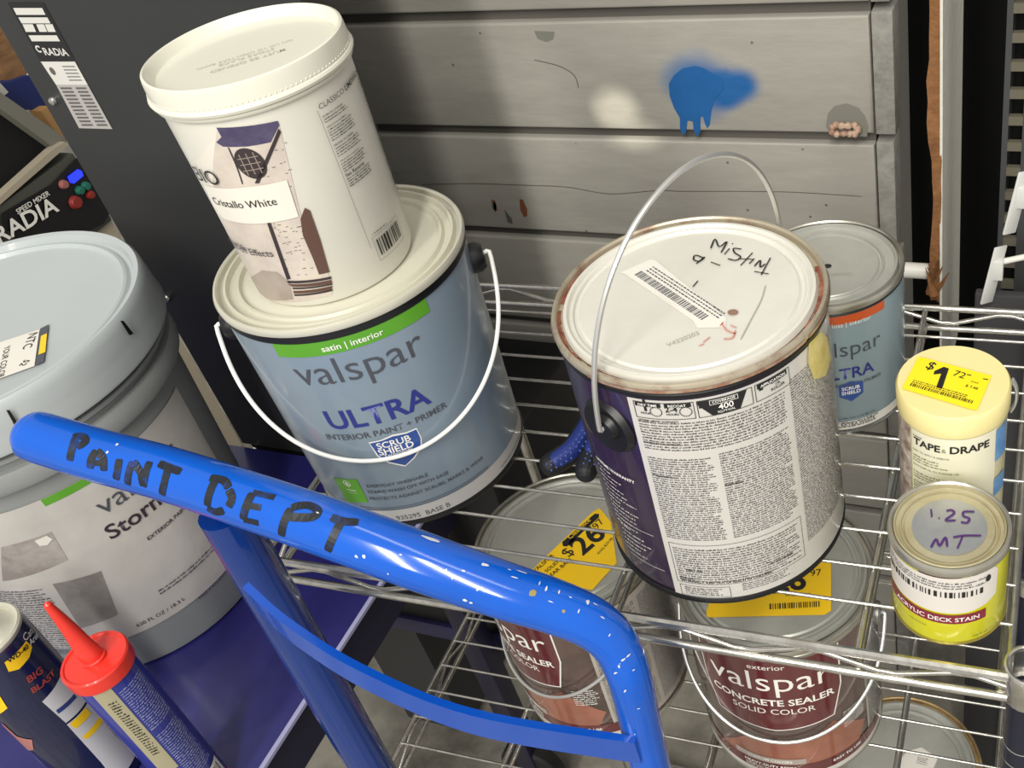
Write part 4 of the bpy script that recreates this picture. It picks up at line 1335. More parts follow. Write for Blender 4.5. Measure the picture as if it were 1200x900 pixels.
# machine base under the panel: black box with navy bottom edge on casters
obj('base_cabinet', box(-0.172, 0.176, 0.003, 0.25, 0.30, 0.653, bev=0.003), mat('base_black', '#0e0e12', 0.5), mc)
obj('base_trim', box(-0.174, 0.178, -0.004, 0.010, 0.298, 0.330, bev=0.002), mat('navy_trim', '#2a2850', 0.4), mc)
for (cx_, cy_) in ((onp(505, 800, 2, 0.07).x + 0.784, 0.06), (-0.15, 0.20), (0.10, 0.20)):
    bm = lathe([(0.034, -0.016), (0.062, -0.016), (0.070, -0.010), (0.070, 0.010), (0.062, 0.016), (0.034, 0.016)], 40)
    mt_ = Matrix.Translation((cx_, cy_, 0.070)) @ Matrix.Rotation(D(25), 4, 'Z') @ Matrix.Rotation(PI / 2, 4, 'X')
    bmesh.ops.transform(bm, matrix=mt_, verts=bm.verts[:])
    wheel = obj('caster', bm, mat('tyre_rubber', '#1c1b1c', 0.6), mc)
    bm = lathe([(0, -0.019), (0.018, -0.018), (0.034, -0.013), (0.034, 0.013), (0.018, 0.018), (0, 0.019)], 32)
    bmesh.ops.transform(bm, matrix=mt_, verts=bm.verts[:])
    obj('hub', bm, mat('mauve_hub', '#6a6485', 0.4), wheel)
    obj('fork', box(cx_ - 0.02, cx_ + 0.02, cy_ - 0.02, cy_ + 0.02, 0.12, 0.30, bev=0.002), mat('caster_fork', '#55534f', 0.4, 0.5), wheel)

# five gallon bucket
KB = Vector((-0.9338, 0.4903, ZP)); 
bk = thing('bucket', 'large pale grey five-gallon bucket with clamped lid and white paper label, far left', 'bucket', KB)
grey_pl = mat('grey_bucket_plastic', '#8d9090', 0.38, coat=0.2, var=(6, '#83868a', 0.5))
lid_pl = mat('pale_blue_plastic', '#b0b6b8', 0.35, coat=0.25, var=(5, '#a8afb1', 0.5))
HB = 0.3593
obj('body', lathe([(0, 0.002), (0.125, 0.0), (0.1300, 0.003), (0.1315, 0.010), (0.1405, 0.255), (0.1408, 0.268), (0.1500, 0.272), (0.1510, 0.275), (0.1510, 0.288), (0.1495, 0.292), (0.1425, 0.2925), (0.1425, 0.300), (0.1500, 0.302), (0.1500, 0.306), (0.1430, 0.3075), (0.1432, 0.335)], 160), grey_pl, bk)
lidb = obj('lid', lathe([(0.1480, 0.314), (0.1560, 0.313), (0.1568, 0.316), (0.1548, 0.330), (0.1552, 0.334), (0.1540, 0.350), (0.1528, 0.3565), (0.1505, HB), (0.1455, 0.3580), (0.1430, 0.3520), (0.1400, 0.3510), (0.1375, 0.3540), (0.1350, 0.3545), (0.1325, 0.3508), (0.130, 0.3502), (0, 0.3512)], 160), lid_pl, bk)
sbk = Round(KB, 0.1565, th0=D(-40))
p = Print(sbk, 'clamp_slot', plastic_blk, bk, 0.0006)
for (a, b) in (((140, 376), (154, 391)), ((7, 480), (22, 500))):
    p.ppx([a, (a[0] + 4, a[1]), (b[0] + 2, b[1]), (b[0] - 3, b[1] + 2)])
p.build()
sk = Round(KB, 0.1315, 0.1405, 0.25, D(-35))
lab = Print(sk, 'paper_label', mat('wrinkled_label', '#c3bfba', 0.3, coat=0.5, var=(10, '#b3aeaa', 0.6), bump=(18, 0.9)), bk, 0.0010)
lab.rect(-0.19, 0.140, 0.050, 0.249).build()
Print(sk, 'green_band', green, bk, 0.0014).rect(-0.02, 0.0300, 0.2405, 0.249).build()
p = Print(sk, 'grey_lettering', ink_grey, bk, 0.0018)
v0 = sk.inv(117, 600)
p.text('valspar', v0[0], v0[1] - 0.004, 0.086, -0.012)
p.build()
p = Print(sk, 'dark_lettering', mat('plum_ink', '#3a2a36', 0.5), bk, 0.0018)
s0 = sk.inv(128, 629)
p.text('StormCoat', s0[0], s0[1] - 0.003, 0.110, 0.03)
s1_ = sk.inv(172, 631)
p.text('EXTERIOR PAINT & PRIMER', s1_[0], s1_[1] - 0.002, 0.075, 0.03)
s2 = sk.inv(160, 732)
p.text('620 FL OZ / 18.3 L', s2[0], s2[1] - 0.002, 0.050, -0.005)
s2 = sk.inv(232, 700)
p.text('BASE 4 ACCENT', s2[0], s2[1] - 0.002, 0.036, -0.005)
p.build()
p = Print(sk, 'fine_print', ink_grey, bk, 0.0018, 0)
for (a, b) in (((6, 690), (78, 720)), ((180, 690), (250, 650))):
    pass
f0 = sk.inv(184, 691)
p.fine(f0[0], f0[0] + 0.07, f0[1] - 0.008, f0[1] + 0.002, 0.0042, letter=0.0015)
f0 = sk.inv(5, 690)
p.fine(f0[0] - 0.02, f0[0] + 0.040, f0[1] - 0.11, f0[1], 0.0036, letter=0.0015)
p.build()
Print(sk, 'grey_block', mat('label_shade', '#8f8a86', 0.4, coat=0.3, var=(60, '#7d7874', 0.9)), bk, 0.0014).ppx([(62, 683), (118, 668), (138, 719), (95, 735)]).build()
Print(sk, 'photo_block', mat('label_photo', '#8a827e', 0.4, coat=0.3, var=(25, '#b5aeaa', 0.9)), bk, 0.0013).ppx([(2, 640), (60, 622), (80, 655), (4, 680)]).build()
Print(sk, 'torn_spot', paper, bk, 0.0019).ppx([(41, 632), (55, 626), (62, 630), (56, 637), (47, 638)]).build()
flb = Flat(KB + Vector((0, 0, 0.3508)), (1, 0, 0), (0, 1, 0), KB)
Print(flb, 'lid_label', paper, bk, 0.0010, 0).ppx([(-70, 425), (47, 387), (41, 430), (-70, 470)]).build()
Print(flb, 'label_end', ink_grey, bk, 0.0011, 0).ppx([(48, 386), (58, 381), (52, 425), (42, 430)]).build()
Print(flb, 'yellow_mark', paper_y, bk, 0.0014, 0).ppx([(49, 395), (56, 392), (54, 414), (46, 417)]).build()
p = Print(flb, 'label_lettering', ink, bk, 0.0014, 0)
p.tpx('NTC', (35, 393), (27, 411), 0.0, tilt=True)
p.tpx('52', (30, 423), (23, 430), 0.02, tilt=True)
p.tpx('YOUR COLOR', (6, 408), (-2, 445), 0.0, tilt=True)
p.build()

# ---------------------------------------------------------------- caulk tube and spray can, bottom left
AC = Vector((-0.6960, 0.2860, ZP)); 
ck = thing('caulk_tube', 'blue sealant tube with red cap and long red nozzle, bottom left', 'caulk tube', AC)
red = mat('red_plastic', '#e23428', 0.33, coat=0.3)
obj('tube_body', lathe([(0, 0.0), (0.0235, 0.0), (0.0240, 0.001), (0.0240, 0.199), (0, 0.199)], 80), mat('cobalt_label', '#2a3490', 0.3, coat=0.5, var=(8, '#252e80', 0.5)), ck)
cap = obj('cap', lathe([(0.0240, 0.194), (0.0262, 0.1945), (0.0266, 0.197), (0.0266, 0.207), (0.0255, 0.2085), (0.0240, 0.2082), (0.0232, 0.2070), (0.0100, 0.2075), (0.0, 0.208)], 80), red, ck)
obj('nozzle', tube([(0, 0, 0.2065), (0, 0, 0.2100), (0.0, 0, 0.2105), (-0.0003, 0, 0.2180), (-0.0005, 0, 0.219), (-0.0015, 0.001, 0.245), (-0.003, 0.001, 0.275), (-0.0035, 0.001, 0.2755)], [0.0098, 0.0098, 0.0086, 0.0084, 0.0080, 0.0058, 0.0030, 0.0022], 28), red, ck)
obj('bottom_plug', lathe([(0, -0.0001), (0.0242, -0.0001), (0.0246, 0.0005), (0.0246, 0.004), (0.0240, 0.0045)], 64), red, ck)
sc_ = Round(AC, 0.0240, th0=D(-70))
g0 = sc_.inv(96, 795)[0]; g1 = sc_.inv(120, 795)[0]
Print(sc_, 'gold_panel', mat('gold_label', '#a39c80', 0.35, coat=0.4), ck, 0.0004).rect(g0 - 0.003, g1, 0.075, 0.193).build()
p = Print(sc_, 'fine_print', mat('pale_ink', '#9aa0c8', 0.5), ck, 0.0005, 0)
p.fine(g1 + 0.002, g1 + 0.026, 0.128, 0.186, 0.0030, letter=0.0010)
p.fine(g1 + 0.002, g1 + 0.026, 0.050, 0.122, 0.0030, letter=0.0010)
p.build()
p = Print(sc_, 'small_print', ink, ck, 0.0006, 0)
p.fine(g0 + 0.002, g1 - 0.002, 0.10, 0.180, 0.0034, letter=0.0012)
p.build()
Print(sc_, 'white_panel', paper, ck, 0.0004).rect(g1 + 0.002, g1 + 0.030, 0.018, 0.044).build()
Print(sc_, 'barcode', ink, ck, 0.0006).bars(g1 + 0.008, g1 + 0.026, 0.022, 0.040, 14).build()

WC = Vector((-0.8120, 0.2790, ZP))
wd_ = thing('spray_can', 'dark navy aerosol can with a small yellow shield badge, bottom left corner', 'spray can', WC)
wr_ = 0.0330
obj('body', lathe([(0, 0.001), (0.031, 0.001), (0.0330, 0.003), (0.0330, 0.206), (0.0315, 0.2095)], 80), mat('midnight_label', '#10163a', 0.25, coat=0.6), wd_)
obj('shoulder', lathe([(0.0315, 0.209), (0.0325, 0.2105), (0.0325, 0.2135), (0.0310, 0.2150), (0.0285, 0.2140), (0.0270, 0.2110), (0.0240, 0.2120), (0.0140, 0.2200), (0.0120, 0.2240), (0, 0.2245)], 80), mat('cream_rim', '#cdcabb'), wd_)
obj('valve', lathe([(0, 0.2245), (0.004, 0.2245), (0.004, 0.232), (0, 0.232)], 20), plastic_blk, wd_)
sw = Round(WC, wr_, th0=D(-60))
Print(sw, 'yellow_badge', paper_y, wd_, 0.0004).ppx([(5, 776), (30, 751), (37, 758), (34, 770), (22, 784), (10, 787)]).build()
p = Print(sw, 'badge_lettering', ink, wd_, 0.0007)
p.tpx('WD-40', (9, 777), (33, 759), 0.05, tilt=True)
p.build()
p = Print(sw, 'red_lettering', mat('brick_ink', '#9d4034', 0.4), wd_, 0.0006)
p.tpx('BIG', (33, 800), (50, 787), 0.06, tilt=True)
p.tpx('BLAST', (38, 812), (64, 790), 0.06, tilt=True)
p.build()
p = Print(sw, 'white_lettering', ink_white, wd_, 0.0006)
p.tpx('Can', (28, 752), (38, 742), 0.0, tilt=True)
p.tpx('Area', (35, 757), (44, 746), 0.02, tilt=True)
p.build()
Print(sw, 'data_panel', mat('data_paper', '#c9c8cc', 0.35, coat=0.4), wd_, 0.0003).ppx([(49, 822), (70, 793), (76, 796), (100, 822), (77, 847)]).build()
Print(sw, 'data_panel', mat('data_paper', '#c9c8cc'), wd_, 0.0003).ppx([(78, 849), (102, 824), (135, 862), (158, 885), (135, 915), (118, 893)]).build()
Print(sw, 'yellow_strip', paper_y, wd_, 0.0006).ppx([(81, 848), (99, 829), (106, 836), (88, 854)]).build()
Print(sw, 'yellow_strip', paper_y, wd_, 0.0006).ppx([(96, 863), (116, 838), (121, 843), (101, 866)]).build()
Print(sw, 'yellow_strip', paper_y, wd_, 0.0006).ppx([(-8, 815), (0, 815), (9, 829), (-4, 838)]).build()
Print(sw, 'blue_strip', mat('strip_blue', '#33407e', 0.4), wd_, 0.0006).ppx([(65, 832), (86, 813), (89, 817), (68, 836)]).build()
p = Print(sw, 'nozzle_picture', mat('picture_white', '#c9c6c4', 0.4), wd_, 0.0005)
p.ppx([(-10, 855), (0, 862), (20, 868), (30, 880), (22, 895), (-10, 905)]).ppx([(30, 885), (42, 888), (50, 905), (25, 910)])
p.build()
Print(sw, 'pink_picture', mat('picture_pink', '#a8706a', 0.4), wd_, 0.0006).ppx([(2, 846), (20, 862), (38, 866), (40, 878), (30, 880), (14, 868), (2, 856)]).build()

# ---------------------------------------------------------------- blue tubular handle
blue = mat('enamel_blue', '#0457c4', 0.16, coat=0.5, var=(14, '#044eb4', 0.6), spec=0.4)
hb = thing('push_handle', 'glossy blue tubular cart handle with black marker writing and chipped paint', 'handle', (-0.45, 0.30, 0))
HO = Vector((-0.45, 0.30, 0))


def pd(u, v, d):
    return CAMP + ray(u, v) * d - HO


path = [pd(30, 506, 0.700), pd(31, 507, 0.700), pd(36, 509, 0.699), pd(48, 513, 0.698), pd(120, 535, 0.692), pd(195, 555, 0.684), pd(300, 589, 0.668), pd(395, 622, 0.656), pd(490, 657, 0.648), pd(585, 690, 0.647), pd(650, 711, 0.650), pd(695, 731, 0.655), pd(722, 757, 0.662), pd(738, 795, 0.673)]
e_ = pd(738, 795, 0.6734)
for k in range(1, 8):
    path.append(e_ + Vector((0.0, -0.004 * k, -0.045 * k)))
rad = [0.0050, 0.0110, 0.0155, 0.0170, 0.0174, 0.0176, 0.0180, 0.0182, 0.0181, 0.0174, 0.0166, 0.0158, 0.0148, 0.0140] + [0.0137] * 7
sm_path = smooth_path(path, 8)
sm_rad = []
for i in range(len(sm_path)):
    t_ = i / 8; a = int(min(t_, len(rad) - 2)); f_ = t_ - a
    sm_rad.append(rad[a] * (1 - f_) + rad[a + 1] * f_)
obj('handle_tube', tube(sm_path, sm_rad, 36), blue, hb, angle=1.4)


class TubeS:
    """print surface that follows the handle tube: x = running length, y = angle around (as arc)"""
    def __init__(s):
        s.P = sm_path; s.R = sm_rad
        s.L = [0]
        for a, b in zip(s.P, s.P[1:]):
            s.L.append(s.L[-1] + (b - a).length)

    def at(s, x):
        i = 0
        while i < len(s.L) - 2 and s.L[i + 1] < x:
            i += 1
        f = (x - s.L[i]) / (s.L[i + 1] - s.L[i])
        c = s.P[i].lerp(s.P[i + 1], f); t = (s.P[min(i + 2, len(s.P) - 1)] - s.P[max(i - 1, 0)]).normalized()
        r = s.R[i] * (1 - f) + s.R[i + 1] * f
        n = (Vector((0, 0, 1)) - t * t.z).normalized(); b = t.cross(n)
        return c, t, n, b, r

    def fwd(s, x, y, off):
        c, t, n, b, r = s.at(x)
        a = y / 0.018
        return c + (n * math.cos(a) - b * -math.sin(a) * -1 * 1) * (r + off) if False else c + (n * math.cos(a) + b * math.sin(a)) * (r + off)

    def inv(s, u, v):
        d = ray(u, v).normalized()
        best = None
        for i in range(0, len(s.P) - 1):
            for q_ in (0.0, 0.5):
                c = s.P[i].lerp(s.P[i + 1], q_) + HO
                tt = (c - CAMP).dot(d); e = ((CAMP + d * tt) - c).length
                if best is None or e < best[0]:
                    best = (e, s.L[i] + q_ * (s.L[i + 1] - s.L[i]))
        x = best[1]
        for _ in range(4):
            c, t, n, b, r = s.at(x)
            o = CAMP - HO - c
            dp = d - t * d.dot(t); op = o - t * o.dot(t)
            A = dp.dot(dp); B = 2 * dp.dot(op); C = op.dot(op) - r * r
            D_ = max(B * B - 4 * A * C, 0)
            k = (-B - math.sqrt(D_)) / (2 * A)
            hit = o + d * k
            x += hit.dot(t)
            x = min(max(x, 0.0), s.L[-1] - 1e-4)
        return (x, math.atan2(hit.dot(b), hit.dot(n)) * 0.018)


ts = TubeS()
p = Print(ts, 'marker_writing', mat('faded_marker', '#10161f', 0.4, var=(90, '#0b3f96', 0.8, 0.52)), hb, 0.0003, 0.002)
W_ = 0.0052
for st in ([(89, 512), (85, 524), (82, 540)], [(85, 512), (96, 511), (100, 518), (90, 524)],
           [(113, 528), (107, 538), (106, 549)], [(113, 528), (121, 538), (122, 552)], [(108, 542), (120, 543)],
           [(140, 538), (138, 550), (136, 562)], [(156, 541), (151, 555), (150, 568)], [(156, 541), (165, 555), (168, 570)], [(176, 541), (170, 560), (168, 570)],
           [(198, 548), (193, 565), (190, 580)], [(186, 543), (198, 548), (212, 553)],
           [(252, 564), (246, 577), (243, 593)], [(246, 560), (262, 563), (268, 572)], [(243, 595), (252, 600), (262, 598)], [(268, 574), (272, 584), (268, 594)],
           [(296, 578), (289, 592), (285, 609)], [(296, 577), (322, 583)], [(289, 592), (306, 595)], [(285, 609), (303, 613)],
           [(341, 596), (333, 612), (330, 628)], [(341, 595), (360, 592), (372, 598), (366, 606), (338, 606)],
           [(400, 612), (390, 630), (384, 646)], [(388, 606), (402, 611), (420, 612)]):
    p.spx(st, W_)
p.build()
p = Print(ts, 'paint_chip', mat('chip_white', '#c9cdd2', 0.5), hb, 0.0004, 0.002)
for (u_, v_, a_, b_) in ((505, 632, .0060, .0016), (418, 652, .0012, .0012), (427, 652, .0014, .0012), (545, 703, .0016, .0011), (552, 706, .0012, .0009), (568, 662, .0028, .0012), (543, 669, .0014, .0008), (560, 690, .0009, .0016), (523, 668, .0006, .0010), (137, 521, .0012, .0012), (126, 530, .0010, .0010), (689, 706, .0010, .0022), (697, 708, .0018, .0005), (725, 780, .0022, .0010), (730, 773, .0008, .0020), (722, 788, .0010, .0014), (733, 809, .0011, .0011), (640, 690, .0008, .0020), (603, 677, .0030, .0005), (612, 671, .0040, .0006), (566, 662, .001, .001), (655, 694, .0006, .0016), (668, 700, .0012, .0005), (678, 716, .0005, .0015), (706, 724, .0016, .0005), (714, 744, .0005, .0016), (736, 768, .0007, .0024), (742, 785, .0005, .0014), (597, 668, .0012, .0005), (632, 684, .0005, .0018), (645, 705, .0018, .0004), (470, 650, .0009, .0006), (372, 601, .0012, .0005), (455, 672, .0006, .0009), (530, 678, .0007, .0007), (748, 830, .0006, .0016), (744, 860, .0010, .0006)):
    q = ts.inv(u_, v_)
    pts = [(q[0] + a_ * math.cos(t) * random.uniform(.6, 1.1), q[1] + b_ * math.sin(t) * random.uniform(.6, 1.1)) for t in [2 * PI * i / 9 for i in range(9)]]
    p.poly(pts)
p.build()
p = Print(ts, 'rust_chip', mat('ochre_chip', '#8d8352', 0.6), hb, 0.0004, 0.002)
for (u_, v_, a_, b_) in ((731, 722, .0030, .0020), (624, 695, .0026, .0024), (660, 716, .0012, .0012)):
    q = ts.inv(u_, v_)
    p.poly([(q[0] + a_ * math.cos(t) * random.uniform(.6, 1.1), q[1] + b_ * math.sin(t) * random.uniform(.6, 1.1)) for t in [2 * PI * i / 9 for i in range(9)]])
p.build()
# second upright and bowed cross bar
l0 = pd(262, 600, 0.6891); l1 = l0 + Vector((0.000, -0.022, -0.62))
obj('upright', tube([l0, l0 * 0.6 + l1 * 0.4, l1], 0.0165, 28), mat('enamel_shaded', '#062f78', 0.2, coat=0.5), hb, angle=1.4)  # darker copy of the handle enamel: shade below the handle in the colour
a = pd(297, 700, 0.672); b = pd(345, 742, 0.672); c_ = pd(432, 796, 0.680); d_ = pd(560, 847, 0.690); e_ = pd(748, 879, 0.692)
bp_ = smooth_path([a, b, c_, d_, e_], 8)
bm = bmesh.new()
rows = []
for i, q in enumerate(bp_):
    t_ = (bp_[min(i + 1, len(bp_) - 1)] - bp_[max(i - 1, 0)]).normalized()
    sd = t_.cross(Vector((0, 0, 1))).normalized() * 0.0026
    hz = Vector((0, 0, 0.0125))
    rows.append([bm.verts.new(q + sd + hz), bm.verts.new(q - sd + hz), bm.verts.new(q - sd - hz), bm.verts.new(q + sd - hz)])
for A, B in zip(rows, rows[1:]):
    for k in range(4):
        bm.faces.new((A[k], A[(k + 1) % 4], B[(k + 1) % 4], B[k]))
bm.faces.new(rows[0]); bm.faces.new(rows[-1][::-1])
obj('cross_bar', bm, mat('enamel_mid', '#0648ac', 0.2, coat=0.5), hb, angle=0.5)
for (pt, r_) in ((l1, 0.018), (path[-1], 0.016)):
    obj('foot_socket', tube([pt + Vector((0, 0, 0.02)), Vector((pt.x, pt.y, 0.0))], r_, 20), mat('enamel_shaded', '#0c4fae'), hb, angle=1.4)

# ---------------------------------------------------------------- second machine, back left
def slab(name, px, xplane, depth, m, parent, org):
    """board of real thickness: outline in the plane x = xplane, thickness away from the aisle"""
    bm = bmesh.new()
    A = [bm.verts.new(onp(u, v, 0, xplane) - org) for u, v in px]
    B = [bm.verts.new(Vector(v.co) - Vector((depth, 0, 0))) for v in A]
    n_ = len(A)
    bm.faces.new(A); bm.faces.new(B[::-1])
    for k in range(n_):
        bm.faces.new((A[k], B[k], B[(k + 1) % n_], A[(k + 1) % n_]))
    return obj(name, bm, m, parent, smooth=False)


XM = -1.7
M0 = Vector((XM, 0.98, 0))
m2 = thing('mixing_machine', 'dark paint-mixing machine with blue display and coloured buttons, back left', 'machine', M0)
f2 = Flat((XM, 0.98, Z0), (0, -1, 0), (0, 0, 1), M0)
f2 = Flat((XM, 0.98, Z0), (0, 1, 0), (0, 0, 1), M0)
mdk = mat('machine_grey', '#45463f', 0.5, 0.2)
obj('lower_cabinet', box(-0.6, 0.0, -0.42, 0.247, 0.60, 0.745, bev=0.004), mdk, m2)
obj('tray_floor', box(-0.6, -0.06, -0.42, 0.243, 0.745, 0.749), mat('black_cavity', '#0b0b0b'), m2, smooth=False)
slab('front_rim', [(-40, 275), (-40, 262), (0, 231), (62, 175), (76, 166), (80, 170), (0, 240)], XM + 0.004, 0.02, mat('tan_trim', '#a99f8c', 0.5), m2, M0)
slab('side_arm', [(-30, 86), (0, 108), (80, 164), (68, 176), (0, 127), (-30, 106)], XM - 0.010, 0.02, mat('grey_trim', '#77756b', 0.5), m2, M0)
slab('opening_shade', [(-40, 90), (0, 118), (72, 170), (0, 236), (-40, 270)], XM - 0.035, 0.01, mat('black_cavity', '#0b0b0b'), m2, M0)  # black slab, the shade inside the machine put into its colour
for y in (-0.40, 0.23):
    for x in (-0.57, -0.03):
        obj('leg', box(x - 0.02, x + 0.02, y - 0.02, y + 0.02, 0, 0.60), mat('tan_trim', '#a99f8c'), m2, smooth=False)
p = Print(f2, 'control_panel', plastic_blk, m2, 0.003, 0)
p.ppx([(0, 262), (0, 250), (60, 215), (90, 183), (128, 248), (120, 262), (40, 300)])
p.build()
Print(f2, 'display', mat('lcd_blue', '#1c2cff', 0.3, emit=('#2a3cff', 1.2)), m2, 0.006, 0).ppx([(76, 207), (88, 198), (93, 200), (95, 206), (84, 215), (79, 214)]).build()
for (u_, v_, c_, r_, n_) in ((72, 216, '#a0625c', 0.006, 'pink_button'), (98, 218, '#1e6a58', 0.006, 'green_button'), (91, 223, '#1e6a58', 0.006, 'green_button'), (103, 228, '#8a2a26', 0.006, 'red_button'), (86, 237, '#6e1f20', 0.009, 'red_button')):
    q = f2.inv(u_, v_)
    bm = lathe([(r_ * 1.4, 0), (r_ * 1.4, 0.004), (r_ * 1.1, 0.009), (0, 0.010)], 16)
    bmesh.ops.transform(bm, matrix=Matrix.Translation(f2.fwd(q[0], q[1], 0.002)) @ Matrix.Rotation(PI / 2, 4, 'Y'), verts=bm.verts[:])
    obj(n_, bm, mat(n_, c_, 0.3, coat=0.4), m2)
p = Print(f2, 'white_lettering', ink_white, m2, 0.006, 0)
p.tpx('RADIA', (-3, 286), (67, 246), 0.05, tilt=True, sy=0.9)
p.tpx('SPEED MIXER', (18, 251), (56, 228), 0.03, tilt=True)
p.build()

# things stacked on the second machine
org = Vector((XM - 0.1, 1.18, 0.90))
wood = mat('brown_timber', '#8f6a45', 0.6, var=(18, '#6a4a2e', 0.8), stretch=(1, 1, 6))
pb = thing('timber_offcut', 'brown timber board end at the far left, above the blue cloth', 'board', org)
slab('board', [(-30, -20), (-8, 0), (33, 78), (31, 90), (12, 97), (-30, 40)], XM - 0.10, 0.05, wood, pb, org)
bl = thing('blue_cloth', 'folded dark blue cloth on the back machine below the timber', 'cloth', org)
slab('cloth', [(-6, 98), (12, 96), (34, 88), (46, 100), (57, 121), (52, 128), (30, 129), (14, 118)], XM - 0.085, 0.06, mat('blue_fabric', '#142563', 0.7, bump=(20, 0.6)), bl, org)
ws = thing('wood_stick', 'pale wooden stick end beside the blue cloth, back left', 'stick', org)
slab('stick', [(48, 130), (58, 124), (80, 163), (74, 168)], XM - 0.06, 0.03, mat('pale_wood', '#b98d58', 0.6), ws, org)
wc_ = thing('white_carton', 'corner of a white carton at the left edge on the back machine', 'carton', org)
slab('carton', [(-20, 98), (0, 97), (10, 108), (0, 116), (-20, 124)], XM - 0.05, 0.05, mat('carton_white', '#cfccc4', 0.6), wc_, org)

# ================================================================ RIGHT SIDE
# laminated board with broken edge
YB = 0.85
bd = thing('hardboard_sheet', 'white-faced hardboard sheet standing on edge with a torn brown front edge', 'board', (-0.1255, YB, 0))
bm = bmesh.new()
N = 60
z_lo, z_hi = 0.842, 2.0
rows = []
for i in range(N + 1):
    z = z_lo + (z_hi - z_lo) * i / N
    j = random.uniform(-0.0012, 0.0012) + (0.003 if 0.90 < z < 1.02 else 0) * random.random()
    x0_ = -0.006 + j - (0.002 if 0.98 < z < 1.09 else 0); x1_ = 0.0022 + j * 0.6
    rows.append([bm.verts.new((x0_, random.uniform(-0.002, 0.001), z)), bm.verts.new((x1_, random.uniform(-0.001, 0.001), z)), bm.verts.new((x1_, 0.012, z)), bm.verts.new((x0_, 0.012, z))])
for A, B in zip(rows, rows[1:]):
    for k in range(4):
        bm.faces.new((A[k], A[(k + 1) % 4], B[(k + 1) % 4], B[k]))
bm.faces.new(rows[0]); bm.faces.new(rows[-1])
obj('torn_edge', bm, mat('hardboard', '#8a5f38', 0.85, var=(50, '#6a4325', 0.8), bump=(120, 0.8)), bd, angle=0.3)
face = box(0.0022, 0.0045, 0.0, 0.13, 0.70, 2.0)
obj('white_face', face, mat('white_laminate', '#d6d3c8', 0.45, bump=(70, 0.5)), bd, smooth=False)
obj('core_sheet', box(-0.006, 0.0022, 0.014, 0.13, 0.86, 2.0), mat('hardboard', '#8a5f38'), bd, smooth=False)
bm = bmesh.new()
for i in range(16):
    z = random.uniform(0.846, 0.885)
    x_ = random.uniform(-0.007, 0.006)
    r_ = bmesh.ops.create_cone(bm, cap_ends=True, segments=5, radius1=random.uniform(0.002, 0.0045), radius2=0.0003, depth=random.uniform(0.02, 0.05))
    bmesh.ops.rotate(bm, verts=r_['verts'], matrix=Matrix.Rotation(random.uniform(-0.4, 0.4), 3, 'Y') @ Matrix.Rotation(random.uniform(-0.3, 0.5), 3, 'X'))
    bmesh.ops.translate(bm, verts=r_['verts'], vec=(x_, random.uniform(-0.004, 0.004), z))
stuff(obj('splinters', bm, mat('hardboard', '#8a5f38'), bd))

# white hooks and tags
for (u_, v_, nm) in ((1168, 308, 'white price-tag hook just above the rack at right'), (1196, 222, 'white price-tag hook at the right edge, upper one')):
    Y_ = 0.80
    q = onp(u_, v_, 1, Y_)
    h = thing('tag_hook', nm, 'hook', (q.x, Y_, q.z), 'price tag hooks')
    obj('rod', tube([(0.0, 0, 0), (0.06, 0.03, 0), (0.10, 0.13, 0)], 0.0028, 12), mat('white_powder_coat', '#dedcd4', 0.35), h)
    bm = bmesh.new()
    bm_box(bm, -0.0075, 0.0075, -0.0012, 0.0012, -0.040, 0.016, bev=0.001)
    bmesh.ops.transform(bm, matrix=Matrix.Rotation(0.9, 4, 'Z') @ Matrix.Rotation(0.28, 4, 'Y'), verts=bm.verts[:])
    obj('tag_plate', bm, mat('tag_plastic', '#cfcfcc', 0.3, coat=0.3), h)
    obj('clip', box(-0.003, 0.006, -0.005, 0.004, -0.016, 0.004, bev=0.001), mat('tag_plastic', '#cfcfcc'), h)
q0 = onp(1056, 316, 1, 0.87)
hr = thing('hook_rod', 'thick white rod crossing the dark gap behind the torn board', 'rod', (q0.x, 0.87, q0.z))
obj('rod', tube([(-0.03, 0, 0), (0.028, 0.0, 0)], 0.0080, 16), mat('white_powder_coat', '#dedcd4'), hr)

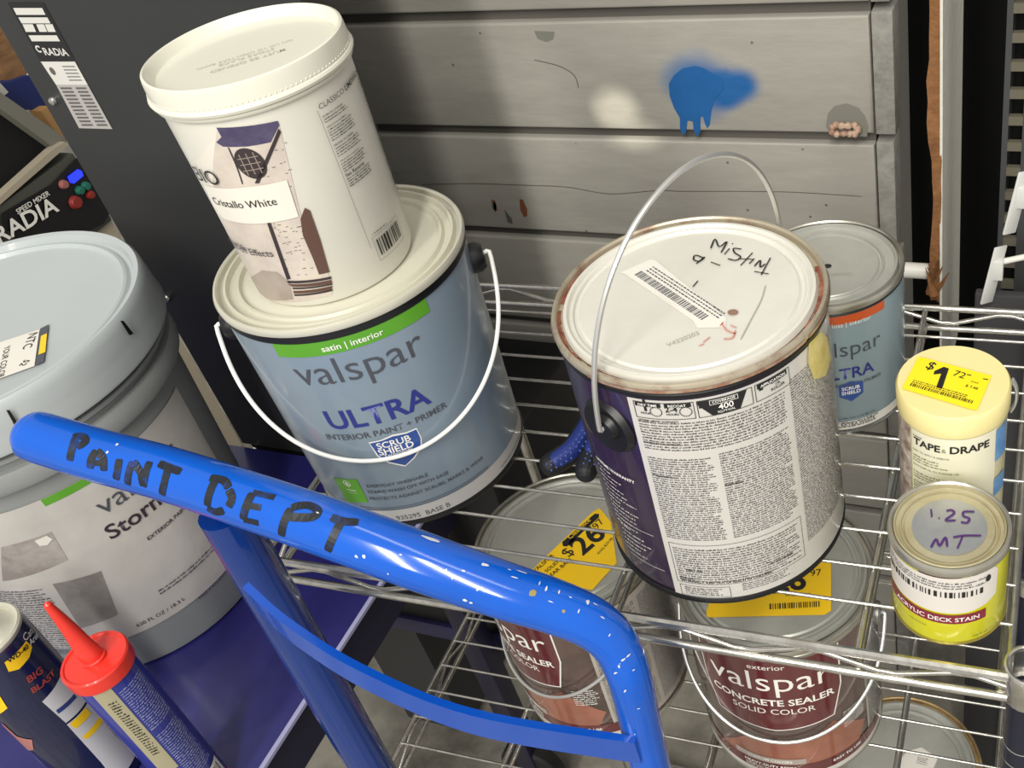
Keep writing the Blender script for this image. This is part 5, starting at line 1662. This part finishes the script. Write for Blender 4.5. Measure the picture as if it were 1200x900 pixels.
# ---------------------------------------------------------------- print belongs to the part that carries it
CARRY = [
    (('lettering', 'print', 'barcode', 'logo', 'square_mark', 'blue_lettering'), ('label_panel', 'paper_label', 'side_label', 'white_sticker')),
]
ON_LID = ('marker_writing', 'red_mark', 'paint_drop', 'stamped_code', 'scratch', 'lid_sticker', 'lid_label', 'price_tag', 'lid_panel', 'moulded_lettering', 'knurl_dots', 'rust_streak', 'black_pill')
ON_BODY = ('green_band', 'orange_band', 'base_band', 'shield_border', 'green_square', 'clamp_slot', 'white_outline', 'floor_photo', 'grey_bar', 'lower_band', 'white_band', 'side_panel', 'maroon_panel')
SUB = {'shield_lettering': 'shield', 'sticker_print': 'lid_sticker', 'price_lettering': 'price_tag', 'pill_lettering': 'black_pill', 'label_end': 'lid_label', 'yellow_mark': 'lid_label',
       'label_lettering': 'lid_label', 'badge_lettering': 'yellow_badge', 'barcode': 'white_panel', 'square_mark': 'green_square', 'grille_print': 'window_print', 'sticker_lettering': 'white_sticker',
       'base_print': 'base_band', 'black_print': 'label_panel', 'fine_print': 'label_panel', 'white_lettering': None, 'truss_wire': None}
for th in [o for o in COL.objects if o.parent is None and o.get('category')]:
    kids = list(th.children)

    def find(base):
        for k_ in kids:
            if k_.name.split('.')[0] == base and k_.parent == th:
                return k_
        return None
    for k_ in kids:
        b_ = k_.name.split('.')[0]
        if k_.children:
            continue
        tgt = find(SUB[b_]) if SUB.get(b_) else None
        if tgt is None and b_ in ('price_lettering',):
            tgt = find('price_sticker')
        if tgt is None and b_ == 'black_lettering':
            tgt = find('label_panel')
        if tgt is None and b_ in ON_LID and b_ not in SUB.values():
            tgt = find('lid')
        if tgt is None and b_ in ('clamp_slot', 'grey_lettering', 'dark_lettering', 'blue_lettering', 'red_lettering', 'fine_print') and find('paper_label') is not None and b_ != 'clamp_slot':
            tgt = find('paper_label')
        if tgt is None and b_ in ('grey_lettering', 'dark_lettering', 'blue_lettering', 'red_lettering', 'white_lettering', 'dark_print', 'fine_print', 'small_print', 'green_lettering', 'side_lettering'):
            tgt = find('body') or find('tube_body') or find('side_label') or find('drape_roll')
        if tgt is not None and tgt is not k_:
            k_.parent = tgt
